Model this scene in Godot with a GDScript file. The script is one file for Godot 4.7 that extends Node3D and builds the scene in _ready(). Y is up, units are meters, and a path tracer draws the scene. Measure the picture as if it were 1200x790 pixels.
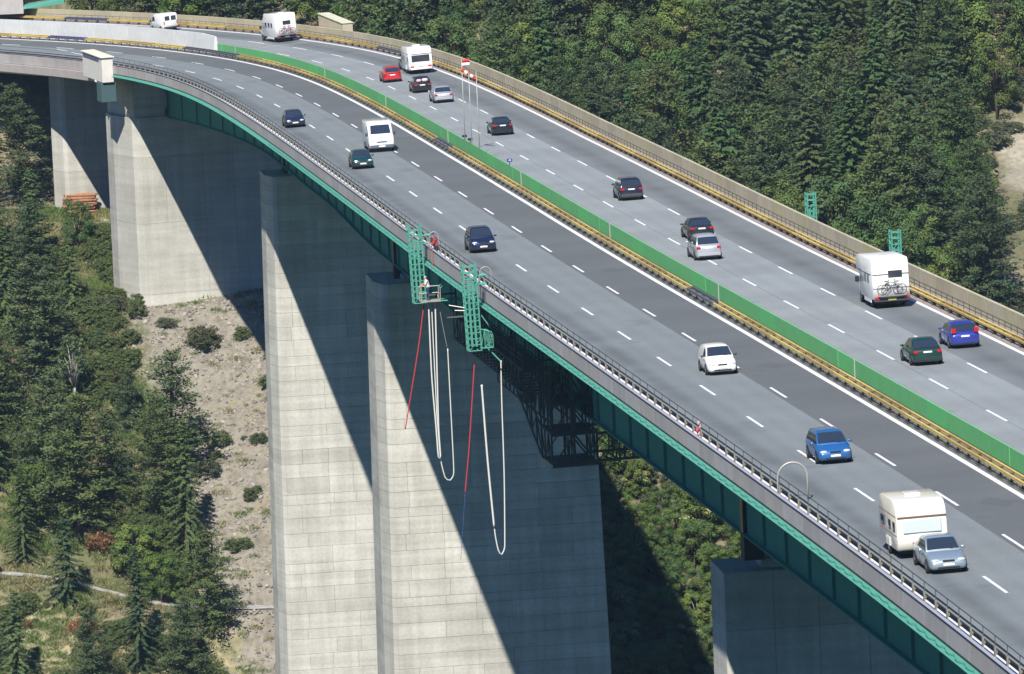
extends Node3D

# Motorway viaduct seen through a long lens. World: y up, metres, camera above the origin.
const TS0 := -150
var cx := PackedFloat32Array(); var cy := PackedFloat32Array(); var cz := PackedFloat32Array(); var cp := PackedFloat32Array()
const KT0 := -100.0
const KSTEP := 80.0
const CURV := [0.7646, 0.3428, -0.082, -0.0033, -0.0135, -0.0529, 0.2889, 2.7542, 2.4865, 2.2225, 1.9602]   # 1/km
const GRADE := [-2.7349, -3.2722, -3.7971, -4.3375, -3.7673, -4.2614, -4.7116, -4.8327, -5.0684, -5.2242, -5.3528]   # percent
const CROSS := [2.2831, 2.0784, 2.1768, 5.187, 7.4977]   # crossfall percent at t = -100, 100, 300, 500, 700
const LINE_B := 3.6
const LINE_C := 12.84
const LINE_D := 16.44

var M := {}
var used := {}
var rng := RandomNumberGenerator.new()
var n_ground := FastNoiseLite.new()

# ---------------------------------------------------------------- the road's axis
func knot(a: Array, t: float, t0: float, step: float) -> float:
	var u := clampf((t - t0) / step, 0.0, a.size() - 1.0)
	var i := mini(int(u), a.size() - 2)
	return lerpf(a[i], a[i + 1], u - i)

func build_axis() -> void:
	var n := 920
	cx.resize(n); cy.resize(n); cz.resize(n); cp.resize(n)
	var psi := 0.0; var x := 0.0; var y := 0.0; var z := 0.0
	for i in n:
		var t := float(TS0 + i)
		psi += knot(CURV, t, KT0, KSTEP) / 1000.0
		cp[i] = psi
	var off := 0.11780 - cp[-TS0]
	for i in n:
		cp[i] += off
		x += -sin(cp[i]); z += -cos(cp[i]); y += knot(GRADE, float(TS0 + i), KT0, KSTEP) / 100.0
		cx[i] = x; cy[i] = y; cz[i] = z
	var dx := 22.5022 - cx[-TS0]; var dy := -cy[-TS0]; var dz := -338.3579 - cz[-TS0]
	for i in n:
		cx[i] += dx; cy[i] += dy; cz[i] += dz

func heading(t: float) -> float:
	var u := clampf(t - TS0, 0.0, 918.0); var i := int(u)
	return lerpf(cp[i], cp[i + 1], u - i)

func R(t: float, off: float, h: float) -> Vector3:   # a point on the road: chainage, offset to the right, height above the surface
	var u := clampf(t - TS0, 0.0, 918.0); var i := int(u); var f := u - i
	var s := lerpf(cp[i], cp[i + 1], f)
	var c := knot(CROSS, t, -100.0, 200.0) / 100.0
	return Vector3(lerpf(cx[i], cx[i + 1], f) + off * cos(s), lerpf(cy[i], cy[i + 1], f) + c * off + h, lerpf(cz[i], cz[i + 1], f) - off * sin(s))

func frame(t: float, off: float, h := 0.0) -> Transform3D:   # x = right, y = up off the road, z = back towards smaller t
	var p := R(t, off, h)
	var z := (R(t - 0.5, off, h) - R(t + 0.5, off, h)).normalized()
	var x := (R(t, off + 0.5, h) - R(t, off - 0.5, h)).normalized()
	var y := z.cross(x).normalized()
	x = y.cross(z).normalized()
	return Transform3D(Basis(x, y, z), p)

func upright(t: float, off: float, h := 0.0) -> Transform3D:   # the same but plumb
	var s := heading(t)
	return Transform3D(Basis(Vector3(cos(s), 0, -sin(s)), Vector3.UP, Vector3(sin(s), 0, cos(s))), R(t, off, h))

# ---------------------------------------------------------------- mesh helpers
func mb(smooth := false) -> SurfaceTool:
	var s := SurfaceTool.new()
	s.begin(Mesh.PRIMITIVE_TRIANGLES)
	s.set_smooth_group(0 if smooth else -1)
	return s

func quad(s: SurfaceTool, a: Vector3, b: Vector3, c: Vector3, d: Vector3) -> void:
	s.add_vertex(a); s.add_vertex(b); s.add_vertex(c)
	s.add_vertex(a); s.add_vertex(c); s.add_vertex(d)

func tri(s: SurfaceTool, a: Vector3, b: Vector3, c: Vector3) -> void:
	s.add_vertex(a); s.add_vertex(b); s.add_vertex(c)

func hexa(s: SurfaceTool, v: Array) -> void:   # v[0..3] lower ring, v[4..7] upper ring, counterclockwise from above
	quad(s, v[0], v[1], v[2], v[3]); quad(s, v[7], v[6], v[5], v[4])
	for i in 4:
		var j := (i + 1) % 4
		quad(s, v[i], v[i + 4], v[j + 4], v[j])

func box(s: SurfaceTool, x: Transform3D, c: Vector3, size: Vector3) -> void:
	var h := size * 0.5
	var v := []
	for y in [-h.y, h.y]:
		for p in [Vector2(-h.x, h.z), Vector2(h.x, h.z), Vector2(h.x, -h.z), Vector2(-h.x, -h.z)]:
			v.append(x * (c + Vector3(p.x, y, p.y)))
	hexa(s, v)

func bevel_box(s: SurfaceTool, x: Transform3D, c: Vector3, size: Vector3, b: float) -> void:   # edges cut all round
	var h := size * 0.5
	var rings := []
	for yy in [[-h.y, b], [-h.y + b, 0.0], [h.y - b, 0.0], [h.y, b]]:
		var e: float = yy[1]
		var r := PackedVector3Array()
		var hx: float = h.x - e; var hz: float = h.z - e
		var k: float = b
		for p in [Vector2(-hx + k, hz), Vector2(hx - k, hz), Vector2(hx, hz - k), Vector2(hx, -hz + k), Vector2(hx - k, -hz), Vector2(-hx + k, -hz), Vector2(-hx, -hz + k), Vector2(-hx, hz - k)]:
			r.append(x * (c + Vector3(p.x, yy[0], p.y)))
		rings.append(r)
	loft(s, rings, true)

func loft(s: SurfaceTool, rings: Array, caps := true) -> void:
	for i in rings.size() - 1:
		var a: PackedVector3Array = rings[i]; var b: PackedVector3Array = rings[i + 1]
		var n := a.size()
		for k in n:
			var j := (k + 1) % n
			quad(s, a[k], b[k], b[j], a[j])
	if caps:
		for e in [0, rings.size() - 1]:
			var r: PackedVector3Array = rings[e]
			var m := Vector3.ZERO
			for p in r: m += p
			m /= r.size()
			for k in r.size():
				var j := (k + 1) % r.size()
				if e == 0: tri(s, m, r[k], r[j])
				else: tri(s, m, r[j], r[k])

func tube(s: SurfaceTool, pts: Array, radius: float, n := 6, r2 := -1.0) -> void:
	var rings := []
	var last := Vector3(0.3, 0.9, 0.2)
	for i in pts.size():
		var d: Vector3 = (pts[mini(i + 1, pts.size() - 1)] - pts[maxi(i - 1, 0)]).normalized()
		var a := d.cross(last)
		if a.length() < 0.05: a = d.cross(Vector3(0.9, 0.1, 0.4))
		a = a.normalized()
		var b := d.cross(a)
		last = b if i == 0 else last
		last = a.cross(d)
		var r := PackedVector3Array()
		var rad := radius if r2 < 0.0 else lerpf(radius, r2, float(i) / maxi(pts.size() - 1, 1))
		for k in n:
			var w := TAU * k / n
			r.append(pts[i] + (a * cos(w) + b * sin(w)) * rad)
		rings.append(r)
	loft(s, rings, true)

func bar(s: SurfaceTool, a: Vector3, b: Vector3, w: float) -> void:   # square bar
	tube(s, [a, b], w * 0.7, 4)

func sweep(s: SurfaceTool, t0: float, t1: float, dt: float, prof: Array, closed := false) -> void:
	var n := maxi(1, int(ceil((t1 - t0) / dt)))
	var rings := []
	for i in n + 1:
		var t := lerpf(t0, t1, float(i) / n)
		var r := PackedVector3Array()
		for p in prof: r.append(R(t, p.x, p.y))
		rings.append(r)
	if closed:
		loft(s, rings, true)
		return
	for i in n:
		for k in prof.size() - 1:
			quad(s, rings[i][k], rings[i + 1][k], rings[i + 1][k + 1], rings[i][k + 1])

func sweep_uv(s: SurfaceTool, t0: float, t1: float, dt: float, o0: float, o1: float, h: float, period: float) -> void:
	var n := int(ceil((t1 - t0) / dt))
	for i in n:
		var a := lerpf(t0, t1, float(i) / n); var b := lerpf(t0, t1, float(i + 1) / n)
		for e in [[a, o0, 0.0], [b, o0, 0.0], [b, o1, 1.0], [a, o0, 0.0], [b, o1, 1.0], [a, o1, 1.0]]:
			s.set_uv(Vector2(e[2], e[0] / period))
			s.add_vertex(R(e[0], e[1], h))

func lathe(s: SurfaceTool, x: Transform3D, prof: Array, n := 16) -> void:   # prof: (radius, along x axis)
	var rings := []
	for p in prof:
		var r := PackedVector3Array()
		for k in n:
			var w := TAU * k / n
			r.append(x * Vector3(p.y, cos(w) * p.x, sin(w) * p.x))
		rings.append(r)
	loft(s, rings, true)

# ---------------------------------------------------------------- naming
func numbered(called: String) -> String:
	var k: int = used.get(called, 0)
	used[called] = k + 1
	return called if k == 0 else "%s_%03d" % [called, k]

func tag(o: Node3D, label := "", category := "", group := "", kind := "") -> Node3D:
	if label: o.set_meta("label", label)
	if category: o.set_meta("category", category)
	if group: o.set_meta("group", group)
	if kind: o.set_meta("kind", kind)
	return o

func thing(called: String, label: String, category: String, x := Transform3D.IDENTITY, group := "") -> Node3D:
	var o := Node3D.new()
	o.name = numbered(called)
	add_child(o)
	o.transform = x
	tag(o, label, category, group)
	return o

func build(s: SurfaceTool, called: String, m: Material, parent: Node3D = null) -> MeshInstance3D:
	s.generate_normals()
	return put(s.commit(), called, m, parent)

func put(mesh: Mesh, called: String, m: Material, parent: Node3D = null) -> MeshInstance3D:
	var o := MeshInstance3D.new()
	o.mesh = mesh
	o.material_override = m
	o.cast_shadow = GeometryInstance3D.SHADOW_CASTING_SETTING_ON
	if parent:
		o.name = called
		parent.add_child(o, true)
	else:
		o.name = numbered(called)
		add_child(o)
	return o

# ---------------------------------------------------------------- materials
func lin(r: float, g: float, b: float) -> Color:
	return Color(r, g, b).linear_to_srgb()

func mat(c: Color, rough := 0.8, metal := 0.0) -> StandardMaterial3D:
	var m := StandardMaterial3D.new()
	m.albedo_color = c
	m.roughness = rough
	m.metallic = metal
	return m

func paint(c: Color) -> StandardMaterial3D:
	var m := mat(c, 0.35, 0.25)
	m.clearcoat_enabled = true
	m.clearcoat = 0.8
	m.clearcoat_roughness = 0.08
	return m

func noise(seed_: int, freq: float, oct := 4) -> FastNoiseLite:
	var n := FastNoiseLite.new()
	n.seed = seed_
	n.noise_type = FastNoiseLite.TYPE_SIMPLEX_SMOOTH
	n.frequency = freq
	n.fractal_octaves = oct
	return n

func grain(seed_: int, c0: Color, c1: Color, size := 512, streak := 0.35, boards := 0.0) -> ImageTexture:   # mottled surface: coarse blotches, fine grain, vertical water streaks
	var a := noise(seed_, 4.0 / size, 4).get_seamless_image(size, size).get_data()
	var b := noise(seed_ + 7, 60.0 / size, 2).get_seamless_image(size, size).get_data()
	var n3 := noise(seed_ + 3, 22.0 / size, 3).get_seamless_image(size, 64)
	n3.resize(size, size)
	var c := n3.get_data()
	var n4 := noise(seed_ + 5, 26.0 / size, 3).get_seamless_image(64, size)   # board marks
	n4.resize(size, size)
	var d := n4.get_data()
	var data := PackedByteArray()
	data.resize(size * size * 3)
	for i in size * size:
		var f := clampf((a[i] * (0.80 - streak - boards) + b[i] * 0.20 + c[i] * streak + d[i] * boards) / 255.0, 0.0, 1.0)
		f = clampf((f - 0.5) * 1.5 + 0.5, 0.0, 1.0)
		data[i * 3] = int(lerpf(c0.r, c1.r, f) * 255.0); data[i * 3 + 1] = int(lerpf(c0.g, c1.g, f) * 255.0); data[i * 3 + 2] = int(lerpf(c0.b, c1.b, f) * 255.0)
	var im := Image.create_from_data(size, size, false, Image.FORMAT_RGB8, data)
	im.generate_mipmaps()
	return ImageTexture.create_from_image(im)

func tri_mat(tex: Texture2D, c: Color, metres: float, rough := 0.9, metal := 0.0) -> StandardMaterial3D:
	var m := mat(c, rough, metal)
	m.albedo_texture = tex
	m.uv1_triplanar = true
	m.uv1_world_triplanar = true
	m.uv1_scale = Vector3.ONE / metres
	return m

func road_tex(seed_: int, bands: Array, o0: float, o1: float) -> ImageTexture:   # bands: [offset from, offset to, linear grey, r/b tint]; tyre film along each lane as the photograph shows it
	var w := 256; var hgt := 1024
	var nn := noise(seed_, 0.02, 3); var fine := noise(seed_ + 1, 0.25, 2); var lon := noise(seed_ + 2, 0.05, 2)
	var im := Image.create(w, hgt, false, Image.FORMAT_RGB8)
	for j in hgt:
		var ang := TAU * j / hgt
		var ca := cos(ang) * 60.0; var sa := sin(ang) * 60.0
		for i in w:
			var off := lerpf(o0, o1, (i + 0.5) / w)
			var v := 0.2; var cool := 0.0
			for b in bands:
				if off >= b[0] and off < b[1]:
					v = b[2]; cool = b[3]
					for k in range(4, b.size()):   # [centre, width, darkening] of a tyre or oil track
						var tr: Array = b[k]
						v *= 1.0 - tr[2] * exp(-pow((off - tr[0]) / tr[1], 2.0)) * (0.85 + 0.3 * lon.get_noise_2d(off * 3.0, ca * 0.6 + sa * 0.35))
			v *= 1.0 + 0.14 * nn.get_noise_3d(off * 4.0, ca, sa) + 0.12 * fine.get_noise_3d(off * 14.0, ca * 3.0, sa * 3.0)
			var stain := nn.get_noise_3d(off * 9.0 + 500.0, ca * 1.3, sa * 1.3)   # oil drips and scuffs
			if stain > 0.5: v *= 1.0 - minf((stain - 0.5) * 1.2, 0.12)
			im.set_pixel(i, j, Color(v * (1.0 - 1.6 * cool), v, v * (1.0 + 0.5 * cool)).linear_to_srgb())
	im.generate_mipmaps()
	return ImageTexture.create_from_image(im)

func make_materials() -> void:
	var conc := grain(11, lin(0.36, 0.345, 0.31), lin(0.66, 0.65, 0.605), 1024, 0.26, 0.26)
	M.conc = []
	for k in [1.0, 0.985, 0.965, 1.0, 0.945]:
		M.conc.append(tri_mat(conc, Color(k, k, k * 0.995) if k <= 1.0 else Color(1, 1, 1), 26.0))
	M.conc_core = tri_mat(conc, Color(0.97, 0.97, 0.965), 26.0)
	var par := grain(31, lin(0.41, 0.385, 0.385), lin(0.52, 0.49, 0.49), 256, 0.45)
	M.parapet = [tri_mat(par, Color(1, 1, 1), 9.0), tri_mat(par, Color(0.95, 0.95, 0.95), 9.0), tri_mat(par, Color(0.98, 0.97, 0.95), 9.0)]
	var wall := grain(41, lin(0.43, 0.375, 0.265), lin(0.56, 0.50, 0.36), 256, 0.4)
	M.far_wall = [tri_mat(wall, Color(1, 1, 1), 9.0), tri_mat(wall, Color(0.95, 0.95, 0.95), 9.0), tri_mat(wall, Color(0.97, 0.98, 0.93), 9.0)]
	var white := grain(51, lin(0.52, 0.53, 0.53), lin(0.74, 0.75, 0.74), 256, 0.6)
	M.white_wall = [tri_mat(white, Color(1, 1, 1), 7.0), tri_mat(white, Color(0.975, 0.98, 0.98), 7.0)]
	var teal := grain(61, lin(0.075, 0.27, 0.215), lin(0.105, 0.335, 0.265), 256, 0.5)
	M.teal = tri_mat(teal, Color(1, 1, 1), 8.0, 0.55)
	M.teal_web = [tri_mat(teal, Color(1, 1, 1), 8.0, 0.5), tri_mat(teal, Color(0.975, 0.975, 0.975), 8.0, 0.5)]
	M.teal_steel = tri_mat(teal, Color(1, 1, 1), 3.0, 0.5)
	M.teal_dark = M.teal_steel
	M.green = [tri_mat(grain(71, lin(0.11, 0.44, 0.155), lin(0.16, 0.53, 0.19), 256, 0.4), Color(1, 1, 1), 6.0, 0.6), mat(lin(0.12, 0.53, 0.17), 0.6)]
	var ochre := grain(81, lin(0.50, 0.36, 0.09), lin(0.74, 0.57, 0.20), 256, 0.2)
	M.ochre = [tri_mat(ochre, Color(1, 1, 1), 5.0, 0.6), tri_mat(ochre, Color(0.88, 0.86, 0.84), 5.0, 0.6)]
	M.grey_rail = mat(lin(0.13, 0.14, 0.17), 0.5, 0.3)
	M.blue_rail = mat(lin(0.10, 0.11, 0.22), 0.5, 0.2)
	M.zinc = mat(lin(0.42, 0.41, 0.38), 0.5, 0.3)
	M.post = mat(lin(0.22, 0.21, 0.17), 0.7)
	M.post_dark = mat(lin(0.055, 0.05, 0.04), 0.8)
	M.black_rail = mat(lin(0.015, 0.016, 0.022), 0.5, 0.2)
	M.rail_thin = mat(lin(0.06, 0.07, 0.09), 0.6)
	M.rail_far = mat(lin(0.05, 0.075, 0.075), 0.6)
	M.coping = mat(lin(0.36, 0.36, 0.42), 0.6)
	M.line = tri_mat(grain(91, lin(0.74, 0.74, 0.75), lin(0.88, 0.88, 0.88), 256, 0.0), Color(1, 1, 1), 4.0, 0.6)
	M.black = mat(lin(0.012, 0.012, 0.013), 0.7)
	M.tyre = mat(lin(0.014, 0.014, 0.015), 0.85)
	M.rim = mat(lin(0.42, 0.42, 0.44), 0.35, 0.6)
	M.glass = mat(lin(0.025, 0.034, 0.05), 0.05, 0.0)
	M.glass.metallic_specular = 0.8
	M.lamp_clear = mat(lin(0.72, 0.72, 0.70), 0.12, 0.3)
	M.lamp_red = mat(lin(0.45, 0.012, 0.015), 0.2)
	M.plate = mat(lin(0.78, 0.78, 0.76), 0.5)
	M.white_body = paint(lin(0.80, 0.80, 0.79)); M.white_body.metallic = 0.0
	M.cream_body = paint(lin(0.80, 0.76, 0.67)); M.cream_body.metallic = 0.0
	M.bumper = mat(lin(0.05, 0.05, 0.055), 0.6)
	M.interior = mat(lin(0.03, 0.03, 0.03), 0.9)
	M.bark = tri_mat(grain(101, lin(0.05, 0.035, 0.022), lin(0.13, 0.09, 0.06), 128, 0.5), Color(1, 1, 1), 2.0)
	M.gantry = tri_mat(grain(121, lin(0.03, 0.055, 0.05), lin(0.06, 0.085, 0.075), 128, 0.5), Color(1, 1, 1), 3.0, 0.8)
	M.birch = tri_mat(grain(103, lin(0.28, 0.26, 0.22), lin(0.6, 0.58, 0.54), 128, 0.0), Color(1, 1, 1), 1.5)
	M.wood = tri_mat(grain(105, lin(0.22, 0.10, 0.05), lin(0.46, 0.24, 0.13), 128, 0.2), Color(1, 1, 1), 1.5)
	M.rope_white = mat(lin(0.62, 0.62, 0.60), 0.8)
	M.rope_red = mat(lin(0.50, 0.04, 0.04), 0.8)
	M.rope_blue = mat(lin(0.04, 0.10, 0.35), 0.8)
	M.red = mat(lin(0.50, 0.03, 0.03), 0.7)
	M.white = mat(lin(0.75, 0.75, 0.74), 0.7)
	M.orange_strap = mat(lin(0.36, 0.09, 0.03), 0.8)
	M.leaf = mat(Color(1, 1, 1), 0.75)
	M.leaf.vertex_color_use_as_albedo = true
	M.leaf.cull_mode = BaseMaterial3D.CULL_DISABLED
	M.leaf.backlight_enabled = true
	M.leaf.backlight = lin(0.16, 0.20, 0.06)
	for m in M.teal_web + [M.teal_dark, M.teal, M.teal_steel, M.conc_core] + M.conc + M.parapet:
		m.metallic_specular = 0.12
		m.roughness = 0.95

# ---------------------------------------------------------------- ground
func ground_base(q: float) -> float:
	if q < 800.0: return -47.4 - 0.577 * (800.0 - q)
	if q < 845.0: return -47.4 + 8.0 * (q - 800.0) / 45.0
	return -39.4 + 0.5 * (q - 845.0)

var axis_pts: Array = []

func path_centre(x: float) -> float:   # the footpath across the lower slope: distance q at x
	return 748.3 - 0.2245 * x + 0.9 * sin(x * 0.21)

func ground(x: float, q: float) -> float:
	var y := ground_base(q) + n_ground.get_noise_2d(x, q) * 1.5 + n_ground.get_noise_2d(x * 5.0 + 300.0, q * 5.0) * 0.35
	if q < 812.0:   # the footpath is benched into the slope
		var d := absf(q - path_centre(x))
		if d < 5.0 and x < 5.0:
			var level := ground_base(path_centre(x))
			y = lerpf(level, y, smoothstep(1.5, 5.0, d))
	if q > 800.0 and x < 20.0:   # cut the slope where the viaduct runs into the hillside
		var best := 1e9; var by := 0.0
		for p in axis_pts:
			var d: float = Vector2(p.x - x, -p.z - q).length()
			if d < best: best = d; by = p.y
		var lim := by - 4.5 + maxf(0.0, best - 17.0) * 0.9
		y = minf(y, lim)
	return y

func G(x: float, q: float) -> Vector3:
	return Vector3(x, ground(x, q), -q)

func build_ground() -> void:
	n_ground.seed = 5; n_ground.frequency = 0.03; n_ground.fractal_octaves = 3
	for t in range(430, 760, 6): axis_pts.append(R(t, 9.0, 0.0))
	var xs := PackedFloat32Array(); var qs := PackedFloat32Array()
	var x := -420.0
	while x <= 420.0:
		xs.append(x); x += 1.5 if absf(x) < 78.0 else (6.0 if absf(x) < 150.0 else 30.0)
	var q := 240.0
	while q <= 1500.0:
		qs.append(q); q += 1.5 if q > 736.0 and q < 900.0 else (6.0 if q > 600.0 and q < 980.0 else 40.0)
	var nx := xs.size(); var nq := qs.size()
	var v := PackedVector3Array(); var uv := PackedVector2Array(); var ix := PackedInt32Array()
	for j in nq:
		for i in nx:
			v.append(G(xs[i], qs[j]))
			uv.append(Vector2((xs[i] + 80.0) / 160.0, (qs[j] - 735.0) / 160.0))
	for j in nq - 1:
		for i in nx - 1:
			var a := j * nx + i
			for k in [a, a + nx, a + nx + 1, a, a + nx + 1, a + 1]: ix.append(k)
	var nrm := PackedVector3Array()
	nrm.resize(v.size())
	for k in range(0, ix.size(), 3):
		var n := (v[ix[k + 2]] - v[ix[k]]).cross(v[ix[k + 1]] - v[ix[k]])
		for e in 3: nrm[ix[k + e]] += n
	for k in nrm.size(): nrm[k] = nrm[k].normalized()
	var arr := []
	arr.resize(Mesh.ARRAY_MAX)
	arr[Mesh.ARRAY_VERTEX] = v; arr[Mesh.ARRAY_NORMAL] = nrm; arr[Mesh.ARRAY_TEX_UV] = uv; arr[Mesh.ARRAY_INDEX] = ix
	var mesh := ArrayMesh.new()
	mesh.add_surface_from_arrays(Mesh.PRIMITIVE_TRIANGLES, arr)
	var m := mat(Color(1, 1, 1), 0.95)
	m.albedo_texture = ground_tex()
	m.texture_repeat = false
	tag(put(mesh, "ground", m), "", "", "", "structure")
	# the footpath
	var s := mb(true)
	var prev := []
	for i in 76:
		var px := -62.0 + i * 0.9
		var c := path_centre(px)
		var wob := 0.18 * sin(px * 1.7) + 0.12 * sin(px * 4.1)
		var row := [Vector3(px, ground_base(c) + 0.13, -(c - 1.0 - wob)), Vector3(px, ground_base(c) + 0.17, -c), Vector3(px, ground_base(c) + 0.13, -(c + 1.0 + wob * 0.6))]
		if prev.size():
			quad(s, prev[0], prev[1], row[1], row[0]); quad(s, prev[1], prev[2], row[2], row[1])
		prev = row
	tag(build(s, "path", tri_mat(grain(111, lin(0.30, 0.29, 0.27), lin(0.48, 0.46, 0.43), 128, 0.0), Color(1, 1, 1), 4.0)), "", "", "", "structure")
	# the track by the log stack
	s = mb(true)
	prev = []
	for i in 40:
		var px := -66.0 + i * 0.8
		var c := 833.5 + 0.06 * (px + 50.0) + 0.3 * sin(px * 0.9)
		var row := []
		for e in [-1.6, 0.0, 1.6]: row.append(Vector3(px, maxf(ground(px, c + e), ground(px, c)) + 0.12, -(c + e)))
		if prev.size():
			quad(s, prev[0], prev[1], row[1], row[0]); quad(s, prev[1], prev[2], row[2], row[1])
		prev = row
	tag(build(s, "gravel_track", tri_mat(grain(113, lin(0.26, 0.24, 0.20), lin(0.42, 0.40, 0.35), 128, 0.0), Color(1, 1, 1), 4.0)), "", "", "", "structure")

func ground_tex() -> ImageTexture:   # what lies on the slope: scree, dry grass, green grass, brown litter, by patches
	var w := 1024
	var im := Image.create(w, w, false, Image.FORMAT_RGB8)
	var a := noise(201, 0.05, 4); var b := noise(202, 0.35, 3); var c := noise(203, 1.1, 2)
	for j in w:
		var q := 735.0 + 160.0 * (j + 0.5) / w
		for i in w:
			var x := -80.0 + 160.0 * (i + 0.5) / w
			var n1 := a.get_noise_2d(x, q); var n2 := b.get_noise_2d(x, q); var n3 := c.get_noise_2d(x, q)
			var grass := Color(0.10, 0.11, 0.045).lerp(Color(0.21, 0.18, 0.11), clampf(0.5 + n1 * 1.1 + n2 * 0.5, 0.0, 1.0))
			var col := grass.lerp(Color(0.14, 0.10, 0.06), clampf(n2 * 1.4 - 0.25, 0.0, 0.8))
			# scree below the tall pier
			var edge := -43.5 + (800.0 - q) * 0.22 if q < 800.0 else -43.5
			var scree := smoothstep(-2.2, 2.2, x - edge + n1 * 5.0 + n2 * 2.0)
			scree *= 1.0 - smoothstep(802.0, 812.0, q + n1 * 4.0)
			if x > 2.0: scree *= 1.0 - smoothstep(2.0, 5.0, x)
			var stone := Color(0.185, 0.16, 0.125).lerp(Color(0.285, 0.26, 0.22), clampf(0.5 + n2 * 0.8, 0.0, 1.0))
			stone = stone.lerp(Color(0.13, 0.11, 0.08), clampf(n3 * 2.2 - 0.75, 0.0, 0.75))
			stone = stone.lerp(grass, clampf(n2 * 1.5 - 0.25 + n1 * 0.6, 0.0, 0.85))
			col = col.lerp(stone, scree)
			# bare bank at the far right
			var bare := smoothstep(1.5, 4.5, x - 57.0 + n1 * 3.0 + (q - 830.0) * 0.06) * (1.0 - smoothstep(848.0, 856.0, q)) * (1.0 if x > 20.0 else 0.0)
			col = col.lerp(Color(0.34, 0.31, 0.25), bare * 0.8)
			# dry yellow grass below the path
			var dry := 1.0 - smoothstep(-2.0, 1.0, q - path_centre(x) + 4.0 + n1 * 2.5)
			if x < -30.0: col = col.lerp(Color(0.30, 0.26, 0.15), dry * clampf(0.65 + n2 * 0.7, 0.0, 1.0))
			if q < 738.0: col = Color(0.06, 0.085, 0.035)   # meadow green further down the valley
			var v := 1.0 + n3 * 0.35
			im.set_pixel(i, j, Color(col.r * v, col.g * v, col.b * v).linear_to_srgb())
	im.generate_mipmaps()
	return ImageTexture.create_from_image(im)

# ---------------------------------------------------------------- bridge
const T0 := -90.0
const T1 := 660.0
const JOINT := 470.0      # the steel spans end here, concrete viaduct beyond

func depth_of_girder(t: float) -> float:
	if t > JOINT: return 2.6
	var a := [[-100.0, 8.2], [290.0, 8.3], [350.0, 7.2], [415.0, 6.2], [470.0, 6.0]]
	for i in a.size() - 1:
		if t <= a[i + 1][0]:
			return lerpf(a[i][1], a[i + 1][1], smoothstep(a[i][0], a[i + 1][0], t))
	return 6.0

func build_road() -> void:
	var road := Node3D.new()
	road.name = "road"
	add_child(road)
	tag(road, "six-lane motorway surface on the bridge deck", "", "", "structure")
	var near := mat(Color(1, 1, 1), 0.85)
	near.albedo_texture = road_tex(301, [[-5.0, 3.25, 0.215, 0.06, [-2.1, 0.75, 0.40], [-0.6, 0.5, 0.16], [0.9, 0.4, 0.08], [2.4, 0.4, 0.08]], [3.25, 7.5, 0.125, 0.04], [7.5, 10.4, 0.15, -0.03]], -5.0, 10.4)
	var far := mat(Color(1, 1, 1), 0.85)
	far.albedo_texture = road_tex(311, [[9.5, 12.75, 0.275, 0.045, [10.4, 0.5, 0.07], [11.9, 0.4, 0.06]], [12.75, 12.9, 0.22, 0.03], [12.9, 16.6, 0.27, 0.045, [13.8, 0.4, 0.08], [15.4, 0.4, 0.08]], [16.6, 20.6, 0.195, 0.05, [18.2, 0.9, 0.30], [19.6, 0.4, 0.1]], [20.6, 23.4, 0.24, -0.10]], 10.4, 22.5)
	var s := mb(true)
	sweep_uv(s, T0, T1, 6.0, -4.95, 10.4, 0.0, 72.0)
	build(s, "carriageway", near, road)
	s = mb(true)
	sweep_uv(s, T0, T1, 6.0, 10.4, 22.5, 0.0, 72.0)
	build(s, "carriageway", far, road)
	for e in [[-4.12, -3.78], [7.1, 7.42], [20.25, 20.55]]:
		s = mb()
		sweep(s, T0, T1, 6.0, [Vector2(e[0], 0.006), Vector2(e[1], 0.006)])
		build(s, "edge_line", M.line, road)
	for l in [[0.0, 0.0, 27], [LINE_B, 13.64, 37], [LINE_C, 65.14, 31], [LINE_D, 89.8, 30]]:
		for k in range(-8, l[2]):
			var t: float = l[1] + 18.0 * k
			if t < -70.0: continue
			s = mb()
			var e := rng.randf_range(-0.12, 0.12)
			sweep(s, t - 3.0 + e, t + 3.0 - e, 3.0, [Vector2(l[0] - 0.085, 0.006), Vector2(l[0] + 0.085, 0.006)])
			build(s, "lane_dash", M.line, road)
	# white arrow strokes where the near lanes merge
	for e in [[500.0, 518.0, 0.3, 2.6]]:
		s = mb()
		quad(s, R(e[0], e[2], 0.006), R(e[1], e[3], 0.006), R(e[1], e[3] + 0.16, 0.006), R(e[0], e[2] + 0.16, 0.006))
		build(s, "merge_line", M.line, road)
	# expansion joint across the far carriageway
	s = mb()
	sweep(s, JOINT + 6.0, JOINT + 6.5, 0.5, [Vector2(10.4, 0.007), Vector2(20.2, 0.007)])
	build(s, "expansion_joint", M.zinc, road)

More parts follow.
